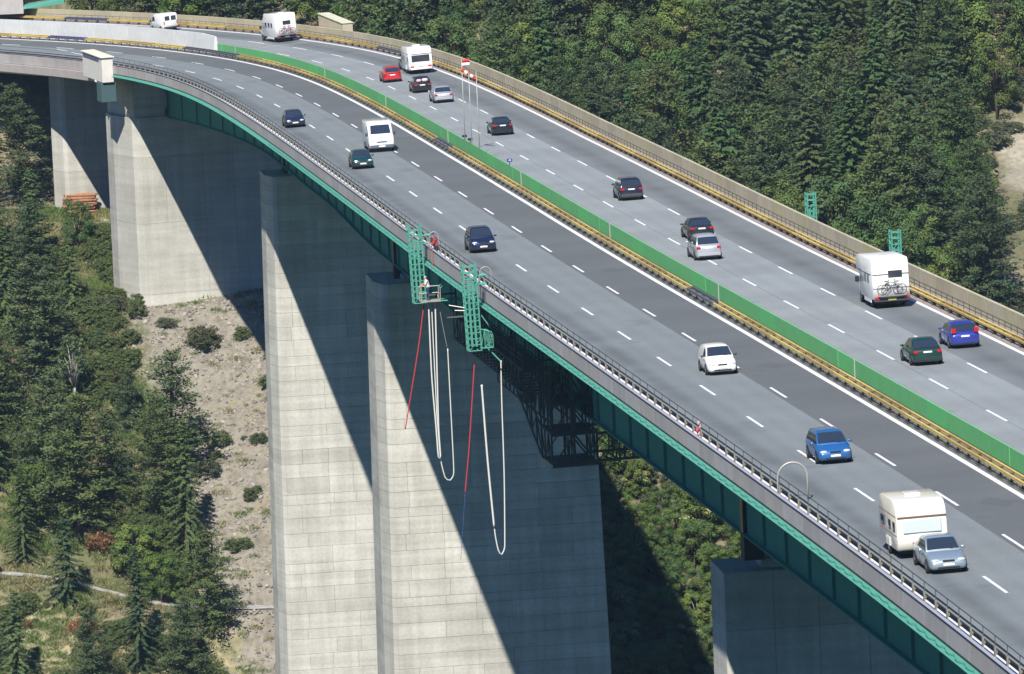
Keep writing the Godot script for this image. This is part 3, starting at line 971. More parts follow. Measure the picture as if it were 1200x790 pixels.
func shell(s: SurfaceTool, prof: Array, w: float, edge := 0.06) -> void:   # prof: outline (z, y) of the side, extruded across the width with rounded edges
	var rings := []
	var mid := Vector2.ZERO
	for p in prof: mid += p
	mid /= prof.size()
	for e in [[-w, edge], [-w + edge * 0.35, edge * 0.35], [-w + edge, 0.0], [w - edge, 0.0], [w - edge * 0.35, edge * 0.35], [w, edge]]:
		var r := PackedVector3Array()
		for p in prof:
			var q: Vector2 = p - (p - mid).normalized() * e[1]
			r.append(Vector3(e[0], q.y, q.x))
		rings.append(r)
	loft(s, rings, true)

func slab(parent: Node3D, called: String, c: Vector3, size: Vector3, m: Material, bev := 0.015) -> MeshInstance3D:
	var s := mb()
	bevel_box(s, Transform3D.IDENTITY, c, size, bev)
	return build(s, called, m, parent)

func van(called: String, label: String, t0: float, off: float, away: bool, L: float, W: float, H: float, windows: bool) -> void:
	var c := thing(called, label, "van", car_frame(t0 + L * 0.5 * VS, off, away), "vehicles on the motorway")
	var f := -L * 0.5; var b := L * 0.5; var w := W * 0.5
	var s := mb(true)
	var k := H / 2.3
	shell(s, [Vector2(f + 0.03, 0.42), Vector2(f, 0.62), Vector2(f + 0.05, 0.98 * k), Vector2(f + 0.34, 1.22 * k), Vector2(f + 0.62, 1.34 * k), Vector2(f + 1.22, 2.04 * k), Vector2(f + 1.5, 2.22 * k), Vector2(f + 2.0, H), Vector2(b - 0.2, H), Vector2(b - 0.03, H - 0.14), Vector2(b, 1.2), Vector2(b, 0.42), Vector2(b - 0.1, 0.32), Vector2(f + 0.2, 0.32)], w, 0.14)
	build(s, "body", M.white_body, c)
	s = mb()
	var n := Vector3(0, 0.60, -0.70) * 0.03
	pane(s, Vector3(-w * 0.82, 1.38 * k, f + 0.64), Vector3(w * 0.82, 1.38 * k, f + 0.64), Vector3(w * 0.76, 2.0 * k, f + 1.18), Vector3(-w * 0.76, 2.0 * k, f + 1.18), n, 0.8)
	build(s, "windscreen", M.glass, c)
	for sx in [-1.0, 1.0]:
		s = mb()
		pane(s, Vector3(sx * w, 1.32 * k, f + 0.85), Vector3(sx * w, 1.32 * k, f + 1.75), Vector3(sx * w, 1.92 * k, f + 1.75), Vector3(sx * w, 1.92 * k, f + 1.3), Vector3(sx * 0.01, 0, 0))
		build(s, "side_window", M.glass, c)
		s = mb(true)
		lump(s, Vector3(sx * w * 0.72, 0.88 * k, f + 0.1), Vector3(0.17, 0.13, 0.1))
		build(s, "headlight", M.lamp_clear, c)
		slab(c, "wing_mirror", Vector3(sx * (w + 0.13), 1.36 * k, f + 0.78), Vector3(0.2, 0.28, 0.1), M.bumper, 0.03)
		slab(c, "tail_light", Vector3(sx * (w - 0.12), 0.95, b - 0.01), Vector3(0.12, 0.4, 0.06), M.lamp_red)
		if windows:
			slab(c, "rear_window", Vector3(sx * w * 0.42, H - 0.52, b - 0.005), Vector3(w * 0.66, 0.5, 0.04), M.glass)
		for z in [f + 0.85, b - 0.95]:
			wheel(c, sx * (w - 0.09), z, 0.33, 0.22)
	slab(c, "front_bumper", Vector3(0, 0.48, f + 0.03), Vector3(W * 0.96, 0.28, 0.16), M.grey_rail, 0.05)
	slab(c, "grille", Vector3(0, 0.80 * k, f + 0.0), Vector3(W * 0.42, 0.1, 0.06), M.blue_rail)
	slab(c, "number_plate", Vector3(0, 0.5, f - 0.055), Vector3(0.52, 0.12, 0.02), M.plate, 0.005)
	slab(c, "number_plate", Vector3(0, 0.75, b + 0.005), Vector3(0.52, 0.12, 0.02), M.plate, 0.005)
	slab(c, "rear_bumper", Vector3(0, 0.42, b + 0.01), Vector3(W * 0.95, 0.2, 0.12), M.bumper, 0.04)

func caravan(called: String, label: String, t0: float, off: float, away: bool, m: Material, L: float, W: float, H: float, pale_window: bool) -> Node3D:
	var c := thing(called, label, "caravan", car_frame(t0 + L * 0.5 * VS, off, away), "vehicles on the motorway")
	var f := -L * 0.5; var b := L * 0.5; var w := W * 0.5
	var s := mb(true)
	shell(s, [Vector2(f + 0.02, 0.48), Vector2(f, 0.9), Vector2(f + 0.04, 1.85), Vector2(f + 0.2, 2.25), Vector2(f + 0.5, H - 0.10), Vector2(f + 1.0, H), Vector2(b - 0.9, H), Vector2(b - 0.45, H - 0.08), Vector2(b - 0.14, H - 0.34), Vector2(b - 0.02, 1.85), Vector2(b, 0.9), Vector2(b - 0.05, 0.48), Vector2(b - 0.3, 0.38), Vector2(f + 0.3, 0.38)], w, 0.07)
	build(s, "body", m, c)
	var stripe := mat(lin(0.30, 0.16, 0.10), 0.6)
	for z in [f, b]:
		var sg: float = signf(z)
		slab(c, "front_window" if z < 0 else "rear_window", Vector3(0, 1.48, z + sg * 0.012), Vector3(W * 0.76, 0.62, 0.07), mat(lin(0.55, 0.62, 0.63), 0.15) if pale_window else M.glass, 0.03)
		slab(c, "trim_strip", Vector3(0, 1.92, z - sg * 0.0), Vector3(W * 0.97, 0.045, 0.09), stripe if pale_window else M.zinc, 0.01)
	for sx in [-1.0, 1.0]:
		for e in [[f + 0.5, f + 1.05], [f + 1.55, f + 2.1], [b - 1.3, b - 0.5]]:
			slab(c, "side_window", Vector3(sx * w, 1.42, (e[0] + e[1]) * 0.5), Vector3(0.03, 0.46, e[1] - e[0]), M.glass, 0.012)
		slab(c, "trim_strip", Vector3(sx * w, 1.06, 0), Vector3(0.02, 0.04, L * 0.92), stripe, 0.006)
		slab(c, "trim_strip", Vector3(sx * w, 1.92, 0), Vector3(0.02, 0.04, L * 0.92), stripe, 0.006)
		slab(c, "wheel_arch", Vector3(sx * w, 0.62, 0.15), Vector3(0.05, 0.42, 0.95), m, 0.02)
		slab(c, "tail_light", Vector3(sx * w * 0.74, 0.72, b - 0.0), Vector3(0.32, 0.13, 0.08), M.lamp_red)
		wheel(c, sx * (w - 0.1), 0.15, 0.31, 0.2)
	slab(c, "number_plate", Vector3(0, 0.78, b + 0.012), Vector3(0.5, 0.12, 0.03), M.plate, 0.005)
	slab(c, "chassis", Vector3(0, 0.32, 0), Vector3(W * 0.85, 0.14, L * 0.86), M.black)
	slab(c, "roof_hatch", Vector3(0, H + 0.05, 0.0), Vector3(0.75, 0.12, 0.75), M.white_body, 0.04)
	s = mb()
	tube(s, [Vector3(-0.4, 0.36, f + 0.1), Vector3(0, 0.40, f - 0.95)], 0.04, 5)
	tube(s, [Vector3(0.4, 0.36, f + 0.1), Vector3(0, 0.40, f - 0.95)], 0.04, 5)
	build(s, "drawbar", M.grey_rail, c)
	slab(c, "rear_bumper", Vector3(0, 0.5, b - 0.02), Vector3(W * 0.9, 0.16, 0.14), M.white_body, 0.03)
	return c

func motorhome(called: String, label: String, t0: float, off: float, L: float, H: float, alcove: bool) -> Transform3D:
	var x := car_frame(t0 + L * 0.5 * VS, off, true)
	var c := thing(called, label, "motorhome", x, "vehicles on the motorway")
	var f := -L * 0.5; var b := L * 0.5; var w := 1.12
	var s := mb(true)
	if alcove:
		shell(s, [Vector2(f + 1.7, 0.55), Vector2(f + 1.6, 1.9), Vector2(f + 0.55, 2.1), Vector2(f + 0.5, 2.5), Vector2(f + 1.0, H - 0.05), Vector2(f + 1.6, H), Vector2(b - 0.25, H), Vector2(b - 0.03, H - 0.22), Vector2(b, 1.6), Vector2(b, 0.55)], w, 0.06)
	else:
		shell(s, [Vector2(f + 1.7, 0.55), Vector2(f + 1.6, 1.7), Vector2(f + 1.9, 2.3), Vector2(f + 2.6, H), Vector2(b - 0.1, H), Vector2(b - 0.02, H - 0.1), Vector2(b, 1.6), Vector2(b, 0.55)], w, 0.05)
	build(s, "living_cabin", M.white_body, c)
	s = mb(true)
	shell(s, [Vector2(f, 0.45), Vector2(f + 0.02, 0.95), Vector2(f + 0.7, 1.2), Vector2(f + 1.4, 1.95), Vector2(f + 1.75, 1.95), Vector2(f + 1.75, 0.4), Vector2(f + 0.2, 0.36)], 0.93, 0.1)
	build(s, "driver_cab", M.white_body, c)
	slab(c, "windscreen", Vector3(0, 1.6, f + 1.02), Vector3(1.5, 0.55, 0.3), M.glass, 0.06)
	slab(c, "chassis", Vector3(0, 0.46, 0.4), Vector3(1.9, 0.2, L - 1.2), M.black)
	slab(c, "rear_bumper", Vector3(0, 0.52, b + 0.03), Vector3(2.16, 0.22, 0.2), M.bumper, 0.04)
	slab(c, "rear_skirt", Vector3(0, 0.36, b - 0.1), Vector3(1.9, 0.14, 0.1), M.black)
	slab(c, "rear_window", Vector3(0.28 if alcove else 0.1, H - 0.95, b - 0.0), Vector3(0.85, 0.42, 0.05), M.glass, 0.015)
	slab(c, "number_plate", Vector3(0, 0.56, b + 0.135), Vector3(0.5, 0.12, 0.02), mat(lin(0.7, 0.55, 0.1), 0.5) if alcove else M.plate, 0.005)
	for sx in [-1.0, 1.0]:
		slab(c, "tail_light", Vector3(sx * 0.86, 0.64, b + 0.05), Vector3(0.3, 0.14, 0.2), M.lamp_red)
		slab(c, "wing_mirror", Vector3(sx * 1.2, 1.45, f + 1.2), Vector3(0.24, 0.34, 0.12), M.black, 0.03)
		for e in [[0.2, 0.9], [1.3, 1.9]] if alcove else [[-0.6, -0.05], [0.5, 1.05], [1.5, 2.05]]:
			slab(c, "side_window", Vector3(sx * w, 1.75, (e[0] + e[1]) * 0.5), Vector3(0.03, 0.5, e[1] - e[0]), M.glass, 0.012)
		slab(c, "skirt", Vector3(sx * (w - 0.03), 0.48, 1.0), Vector3(0.06, 0.3, L * 0.36), M.white_body)
		for z in [f + 0.9, b - 1.5]: wheel(c, sx * 0.88, z, 0.34, 0.22)
		if alcove:
			slab(c, "trim_strip", Vector3(sx * w, 2.05, 0.3), Vector3(0.02, 0.06, L - 1.4), M.grey_rail, 0.006)
	if alcove:
		slab(c, "trim_strip", Vector3(0, 2.05, b), Vector3(2.2, 0.06, 0.04), M.grey_rail, 0.01)
		slab(c, "trim_strip", Vector3(0, 1.22, b), Vector3(2.2, 0.05, 0.04), M.grey_rail, 0.01)
	slab(c, "roof_hatch", Vector3(0, H + 0.04, b - 1.6), Vector3(0.6, 0.1, 0.6), M.white_body, 0.03)
	slab(c, "bicycle_rack", Vector3(0, 0.78, b + 0.2), Vector3(1.7, 0.05, 0.34), M.rim, 0.01)
	return Transform3D(x.basis.orthonormalized(), x * Vector3(0, 0.80, b + 0.13))

func bicycle(label: String, x: Transform3D, m: Material) -> void:   # along local x, standing on y = 0
	var c := thing("bicycle", label, "bicycle", x, "bicycles on motorhome racks")
	var fz := 0.0
	for wx in [-0.52, 0.52]:
		var s := mb(true)
		var pts := []
		for k in 19: pts.append(Vector3(wx + cos(TAU * k / 18.0) * 0.33, 0.33 + sin(TAU * k / 18.0) * 0.33, fz))
		tube(s, pts, 0.022, 5)
		var w := build(s, "wheel", M.black, c)
		s = mb()
		for k in 4:
			var a := PI * k / 4.0
			tube(s, [Vector3(wx + cos(a) * 0.32, 0.33 + sin(a) * 0.32, fz), Vector3(wx - cos(a) * 0.32, 0.33 - sin(a) * 0.32, fz)], 0.004, 3)
		build(s, "spokes", M.rim, w)
	var s := mb()
	for e in [[-0.52, 0.33, -0.12, 0.30], [-0.12, 0.30, -0.22, 0.78], [-0.22, 0.76, 0.32, 0.80], [-0.12, 0.30, 0.34, 0.72], [-0.52, 0.33, -0.2, 0.7], [0.52, 0.33, 0.34, 0.78], [0.34, 0.78, 0.30, 0.95]]:
		tube(s, [Vector3(e[0], e[1], fz), Vector3(e[2], e[3], fz)], 0.022, 5)
	build(s, "frame", m, c)
	s = mb()
	tube(s, [Vector3(0.36, 0.96, -0.24), Vector3(0.30, 0.98, 0), Vector3(0.36, 0.96, 0.24)], 0.016, 5)
	build(s, "handlebar", M.black, c)
	slab(c, "saddle", Vector3(-0.24, 0.86, fz), Vector3(0.26, 0.06, 0.14), M.black, 0.02)

func build_vehicles() -> void:
	# towards the viewer
	car("hatchback_car", "dark navy hatchback coming down the inner lane ahead of the white panel van", 342.2, -1.5, false, lin(0.012, 0.022, 0.055), HATCH)
	van("panel_van", "white high-roof panel van with black windscreen coming down the middle lane", 300.6, 2.5, false, 5.4, 2.0, 2.45, false)
	car("hatchback_car", "dark bottle-green boxy hatchback in front of the white panel van", 282.6, -1.0, false, lin(0.008, 0.05, 0.052), with(HATCH, {W = 1.64, H = 1.40, nose = 0.70}))
	car("people_carrier", "dark navy compact people carrier passing the green hanging frames", 194.2, -1.0, false, lin(0.010, 0.016, 0.055), MPV)
	car("delivery_car", "white small van-bodied car alone in the middle lane", 97.3, 2.1, false, lin(0.80, 0.80, 0.80), with(HATCH, {H = 1.52, belt = 0.94, r2 = 3.7, w2 = 3.92, panel = true, cuts = [0.0, 0.42, 1.0]}), 0.0)
	car("hatchback_car", "bright metallic blue rounded hatchback straddling the middle lane line", 49.4, 0.85, false, lin(0.025, 0.13, 0.36), with(MPV, {L = 4.1, H = 1.5, W = 1.74, belt = 0.93, nose = 0.68}))
	car("saloon_car", "pale silver-blue saloon towing the cream caravan", 4.6, -1.35, false, lin(0.36, 0.44, 0.50), with(SALOON, {H = 1.45}), 0.5)
	caravan("caravan", "cream touring caravan with pale front window and brown stripes towed by the silver saloon", 10.6, -1.5, false, M.cream_body, 4.6, 2.3, 2.62, true)
	# away from the viewer
	van("small_van", "white small van with two dark rear windows driving away beside the white barrier", 520.5, 18.3, true, 4.2, 1.75, 1.95, true)
	var r := motorhome("motorhome", "white motorhome with tall flat rear and colourful bicycles driving away in the outer lane", 480.5, 18.6, 6.6, 2.95, false)
	bicycle("purple bicycle on the rack of the flat-backed motorhome", Transform3D(r.basis, r * Vector3(-0.1, 0.06, 0.08)), mat(lin(0.10, 0.08, 0.30), 0.4))
	bicycle("pink bicycle on the rack of the flat-backed motorhome", Transform3D(r.basis * Basis(Vector3.UP, PI), r * Vector3(0.12, 0.06, 0.26)), mat(lin(0.55, 0.16, 0.20), 0.4))
	caravan("caravan", "white caravan with dark rear window driving away in the outer lane", 406.6, 18.2, true, M.white_body, 5.2, 2.25, 2.55, false)
	car("estate_car", "dark car towing the white caravan with the dark rear window", 412.9, 18.3, true, lin(0.02, 0.022, 0.028), ESTATE)
	car("hatchback_car", "bright red hatchback driving away beside the white caravan", 397.4, 14.0, true, lin(0.50, 0.015, 0.025), with(HATCH, {L = 3.8, dark_bumper = false}), 0.1)
	var lux := car("hatchback_car", "black hatchback with pink and white luggage behind its rear window", 377.0, 14.6, true, lin(0.012, 0.013, 0.018), with(HATCH, {}))
	var s := mb(true)
	lump(s, Vector3(-0.30, 1.12, 1.86), Vector3(0.24, 0.15, 0.14))
	build(s, "luggage", mat(lin(0.62, 0.42, 0.45), 0.8), lux)
	s = mb(true)
	lump(s, Vector3(0.25, 1.14, 1.86), Vector3(0.3, 0.17, 0.14))
	build(s, "luggage", mat(lin(0.66, 0.5, 0.52), 0.8), lux)
	car("estate_car", "silver hatchback with dark glass following the black luggage car", 359.0, 14.6, true, lin(0.50, 0.52, 0.57), with(HATCH, {L = 4.2, W = 1.76}), 0.5)
	car("saloon_car", "glossy black saloon driving away alone past the flagpoles", 309.2, 14.4, true, lin(0.010, 0.012, 0.02), SALOON)
	car("people_carrier", "dark navy tall hatchback with red lamps driving away in the middle lane", 228.8, 15.0, true, lin(0.014, 0.018, 0.045), with(MPV, {L = 4.1, H = 1.58, dark_bumper = true}))
	car("saloon_car", "dark grey saloon driving away just ahead of the silver estate", 189.8, 14.8, true, lin(0.018, 0.02, 0.024), SALOON)
	car("estate_car", "silver people carrier with dark rear window closing on the dark grey saloon", 173.9, 12.9, true, lin(0.52, 0.54, 0.58), with(MPV, {L = 4.35}), 0.5)
	r = motorhome("motorhome", "white alcove motorhome with grey bands and two bicycles on its back", 129.2, 18.3, 6.2, 3.0, true)
	bicycle("black bicycle on the rack of the alcove motorhome", Transform3D(r.basis, r * Vector3(-0.12, 0.06, 0.08)), M.bumper)
	bicycle("silver bicycle on the rack of the alcove motorhome", Transform3D(r.basis * Basis(Vector3.UP, PI), r * Vector3(0.1, 0.06, 0.26)), M.rim)
	car("hatchback_car", "dark green hatchback driving away beside the blue hatchback", 93.2, 14.1, true, lin(0.008, 0.045, 0.035), with(SALOON, {L = 4.3, r2 = 3.2, w2 = 3.98, tail = 0.92}))
	car("hatchback_car", "violet-blue hatchback with silver bumper and tall red lamps driving away", 101.0, 17.9, true, lin(0.03, 0.045, 0.30), with(HATCH, {L = 4.15, tall_lamp = 0.28, lamp_y = 1.02}))

# ---------------------------------------------------------------- plants
var lv := PackedVector3Array(); var ln := PackedVector3Array(); var lc := PackedColorArray(); var li := PackedInt32Array()

func leaf_begin() -> void:
	lv = PackedVector3Array(); ln = PackedVector3Array(); lc = PackedColorArray(); li = PackedInt32Array()

func leaf(p: Vector3, d: Vector3, side: Vector3, l: float, w: float, c: Color) -> void:   # pointed blade, slightly folded
	var n := lv.size()
	var nrm := d.cross(side).normalized()
	lv.append(p); lv.append(p + d * l * 0.45 + side * w); lv.append(p + d * l); lv.append(p + d * l * 0.45 - side * w)
	for i in 4:
		ln.append(nrm); lc.append(c)
	li.append(n); li.append(n + 1); li.append(n + 2); li.append(n); li.append(n + 2); li.append(n + 3)

func leaf_end() -> ArrayMesh:
	var a := []
	a.resize(Mesh.ARRAY_MAX)
	a[Mesh.ARRAY_VERTEX] = lv; a[Mesh.ARRAY_NORMAL] = ln; a[Mesh.ARRAY_COLOR] = lc; a[Mesh.ARRAY_INDEX] = li
	var m := ArrayMesh.new()
	m.add_surface_from_arrays(Mesh.PRIMITIVE_TRIANGLES, a)
	return m

func rv(r: RandomNumberGenerator) -> Vector3:
	return Vector3(r.randfn(), r.randfn(), r.randfn()).normalized()

func shade(c: Color, r: RandomNumberGenerator, v := 0.25) -> Color:
	var k := 1.0 + r.randf_range(-v, v)
	var h := r.randf_range(-0.12, 0.12)
	return Color(c.r * k * (1.0 + h), c.g * k, c.b * k * (1.0 - h))

func spruce(seed_: int, h: float, rad: float, c: Color) -> Array:
	var r := RandomNumberGenerator.new()
	r.seed = seed_
	leaf_begin()
	var nb := int(h * 13.0)
	var lean := Vector3(r.randf_range(-0.02, 0.02), 0, r.randf_range(-0.02, 0.02))
	for i in nb:
		var f := pow((i + r.randf()) / nb, 0.85)
		var tier := 0.5 + 0.5 * sin(f * h * 5.2 + seed_)
		var y := lerpf(0.06, 0.985, f) * h
		var az := i * 2.399 + r.randf_range(-0.4, 0.4)
		var len := rad * pow(1.0 - f, 0.70) * r.randf_range(0.60, 1.0) * (0.72 + 0.36 * tier) + 0.22
		var dir := Vector3(cos(az), lerpf(-0.12, 0.6, f * f), sin(az)).normalized()
		var flat := Vector3(-sin(az), 0, cos(az))
		var base := Vector3(0, y, 0) + lean * y
		var c1 := shade(c, r, 0.16)
		var steps := maxi(3, int(len / 0.17))
		for k in steps:
			var g := (k + 0.7) / steps
			if g < 0.06: continue
			var p := base + dir * len * g + Vector3(0, -0.22 * len * g * g + r.randf_range(-0.05, 0.05), 0)
			for e in 3:
				var sg := [-1.0, 1.0, 0.0][e] as float
				var d := (dir * 0.6 + flat * sg * 0.6 + rv(r) * 0.3 + Vector3(0, -0.5, 0)).normalized()
				var side := d.cross(dir * Vector3(1, 0, 1) * 0.7 + Vector3(0, 0.8, 0) + rv(r) * 0.5).normalized()
				leaf(p, d, side, r.randf_range(0.26, 0.5) * (1.15 - 0.4 * g), r.randf_range(0.06, 0.11), shade(c1, r, 0.14))
	var s := mb(true)
	var pts := []
	for k in 7: pts.append(lean * h * k / 6.0 + Vector3(r.randf_range(-0.03, 0.03), h * 0.97 * k / 6.0 - (0.5 if k == 0 else 0.0), 0))
	tube(s, pts, 0.02 * h * 0.75 + 0.04, 7, 0.02)
	s.generate_normals()
	return [leaf_end(), s.commit()]

func pine(seed_: int, h: float, rad: float, c: Color) -> Array:   # broad crown of flat tufted boughs
	var r := RandomNumberGenerator.new()
	r.seed = seed_
	leaf_begin()
	var s := mb(true)
	var pts := []
	var bend := Vector3(r.randf_range(-0.6, 0.6), 0, r.randf_range(-0.6, 0.6))
	for k in 8:
		var f := k / 7.0
		pts.append(bend * f * f + Vector3(0, h * 0.96 * f - (0.5 if k == 0 else 0.0), 0))
	tube(s, pts, 0.018 * h + 0.04, 7, 0.03)
	var nb := int(h * 8.0)
	for i in nb:
		var f := (i + r.randf()) / nb
		var y := lerpf(0.10, 0.97, f) * h
		var az := i * 2.399 + r.randf_range(-0.6, 0.6)
		var prof := clampf(pow(1.0 - f, 0.62) * (0.55 + 0.9 * minf(f * 3.0, 0.5)), 0.0, 1.0)
		var len := rad * (0.14 + 0.98 * prof) * r.randf_range(0.55, 1.08)
		var base := bend * pow(y / h, 2.0) + Vector3(0, y, 0)
		var dir := Vector3(cos(az), r.randf_range(-0.08, 0.22) + 0.35 * f, sin(az)).normalized()
		tube(s, [base, base + dir * len * 0.5 + Vector3(0, -0.05, 0), base + dir * len], 0.035, 4, 0.012)
		var c1 := shade(c, r, 0.18)
		var tufts := maxi(2, int(len / 0.36))
		for k in tufts:
			var g := lerpf(0.08, 1.02, (k + r.randf()) / tufts)
			var wide := 0.24 + 0.30 * g
			var ctr := base + dir * len * g + Vector3(r.randf_range(-1, 1) * wide, r.randf_range(-0.12, 0.14), r.randf_range(-1, 1) * wide)
			for e in 15:
				var d := (dir * 0.35 + rv(r) * Vector3(1, 0.35, 1) + Vector3(0, 0.18, 0)).normalized()
				var p := ctr + rv(r) * Vector3(0.36, 0.17, 0.36)
				leaf(p, d, d.cross(dir * Vector3(1, 0, 1) * 0.6 + Vector3(0, 0.7, 0) + rv(r) * 0.6).normalized(), r.randf_range(0.20, 0.38), r.randf_range(0.05, 0.09), shade(c1, r, 0.14))
	s.generate_normals()
	return [leaf_end(), s.commit()]

func broadleaf(seed_: int, h: float, rad: float, c: Color, n_leaf := 10000, blossom := 0.0, low := 0.16) -> Array:
	var r := RandomNumberGenerator.new()
	r.seed = seed_
	leaf_begin()
	var s := mb(true)
	var fork := Vector3(r.randf_range(-0.2, 0.2), h * 0.34, r.randf_range(-0.2, 0.2))
	tube(s, [Vector3(0, -0.5, 0), fork * 0.5, fork], 0.018 * h + 0.03, 7, 0.012 * h + 0.02)
	var lobes := []
	var nl := 26
	for i in nl:
		var f := (i + 0.5) / nl
		var az := i * 2.399 + r.randf_range(-0.4, 0.4)
		var y := lerpf(low, 0.90, f) * h
		var rr := rad * sqrt(maxf(0.0, 1.0 - pow((f - 0.40) / 0.66, 2.0))) * r.randf_range(0.5, 0.88)
		var ctr := Vector3(cos(az) * rr, y, sin(az) * rr)
		lobes.append([ctr, rad * r.randf_range(0.20, 0.36), shade(c, r, 0.16), r.randf() < blossom * 2.0])
		tube(s, [fork * 0.8, fork.lerp(ctr, 0.55) + Vector3(0, 0.1 * h * 0.3, 0), ctr], 0.006 * h + 0.015, 5, 0.012)
	for i in n_leaf:
		var lb: Array = lobes[i % nl]
		var u := rv(r)
		if u.y < -0.35 and r.randf() < 0.6: u.y = -u.y
		var p: Vector3 = lb[0] + u * lb[1] * Vector3(1.0, 0.8, 1.0) * pow(r.randf(), 0.33) * r.randf_range(0.8, 1.22)
		var nrm := (u * 0.9 + Vector3(0, 0.35, 0) + rv(r) * 0.55).normalized()
		var d := nrm.cross(rv(r)).normalized()
		var cc := shade(lb[2], r, 0.16)
		if lb[3] and u.y > -0.1 and r.randf() < 0.45: cc = Color(0.44, 0.41, 0.28)
		leaf(p, d, nrm.cross(d).normalized(), r.randf_range(0.13, 0.27) * (1.0 if h > 3.0 else 0.8), r.randf_range(0.06, 0.11) * (1.0 if h > 3.0 else 0.7), cc)
	s.generate_normals()
	return [leaf_end(), s.commit()]

func dead_bush(seed_: int, h: float, c: Color) -> Array:
	var r := RandomNumberGenerator.new()
	r.seed = seed_
	leaf_begin()
	var s := mb(true)
	for i in 26:
		var d := rv(r)
		d.y = absf(d.y) + 0.5
		d = d.normalized()
		var tip := d * h * r.randf_range(0.6, 1.05)
		tube(s, [Vector3.ZERO, tip * 0.5 + rv(r) * 0.1, tip], 0.035, 4, 0.01)
		for k in 45:
			var p := tip * r.randf_range(0.3, 1.05) + rv(r) * 0.22
			var e := (d + rv(r) * 0.8).normalized()
			leaf(p, e, e.cross(rv(r)).normalized(), r.randf_range(0.2, 0.4), r.randf_range(0.04, 0.09), shade(c, r, 0.3))
	s.generate_normals()
	return [leaf_end(), s.commit()]

var protos := {}
var leaf_mats := []

func make_protos() -> void:
	leaf_mats = []
	for k in [Color(1, 1, 1), Color(0.90, 0.93, 0.90), Color(1.0, 1.0, 0.84), Color(0.80, 0.86, 0.84), Color(0.95, 0.90, 0.80), Color(0.88, 0.97, 0.80)]:
		var m: StandardMaterial3D = M.leaf.duplicate()
		m.albedo_color = k
		leaf_mats.append(m)
	var cs := Color(0.064, 0.100, 0.036); var cpn := Color(0.084, 0.117, 0.044); var cb := Color(0.096, 0.156, 0.040)
	protos.spruce = [spruce(1, 14.0, 3.3, cs), spruce(2, 12.0, 3.0, cs * 1.12), spruce(3, 16.0, 3.7, cs * 0.9), spruce(4, 8.0, 2.5, cs)]
	protos.pine = [pine(11, 12.0, 3.7, cpn), pine(12, 10.0, 3.5, cpn * 1.08), pine(13, 13.0, 4.1, cpn * 0.9), pine(14, 9.0, 3.2, cpn)]
	protos.broad = [broadleaf(21, 9.0, 3.2, cb), broadleaf(22, 8.0, 3.0, cb * 0.88), broadleaf(23, 10.0, 3.4, cb * 1.1), broadleaf(24, 7.0, 2.8, Color(0.12, 0.17, 0.045)), broadleaf(25, 8.0, 3.0, Color(0.12, 0.17, 0.05), 10000, 0.16)]
	protos.shrub = [broadleaf(31, 2.4, 1.3, Color(0.09, 0.125, 0.05), 2600, 0.0, 0.1), broadleaf(32, 2.0, 1.4, Color(0.085, 0.10, 0.05), 2600, 0.0, 0.1), broadleaf(33, 1.6, 1.1, Color(0.11, 0.105, 0.065), 2000, 0.0, 0.1)]
	protos.red = [dead_bush(41, 1.9, Color(0.26, 0.105, 0.045)), dead_bush(42, 1.6, Color(0.22, 0.11, 0.05))]
	protos.birch = [broadleaf(51, 8.0, 1.6, Color(0.085, 0.12, 0.04), 2200, 0.0, 0.45)]

func plant(called: String, label: String, category: String, kind: String, which: int, x: float, q: float, scale_: Vector3, turn: float, group: String, m: int, trunk_mat: Material = null) -> void:
	var p := G(x, q)
	var t := thing(called, label, category, Transform3D(Basis(Vector3.UP, turn).scaled_local(scale_), p - Vector3(0, 0.15, 0)), group)
	var pr: Array = protos[kind][which % protos[kind].size()]
	put(pr[1], "trunk" if category == "tree" else "stems", trunk_mat if trunk_mat else M.bark, t)
	put(pr[0], "crown" if category == "tree" else "foliage", leaf_mats[m % leaf_mats.size()], t)

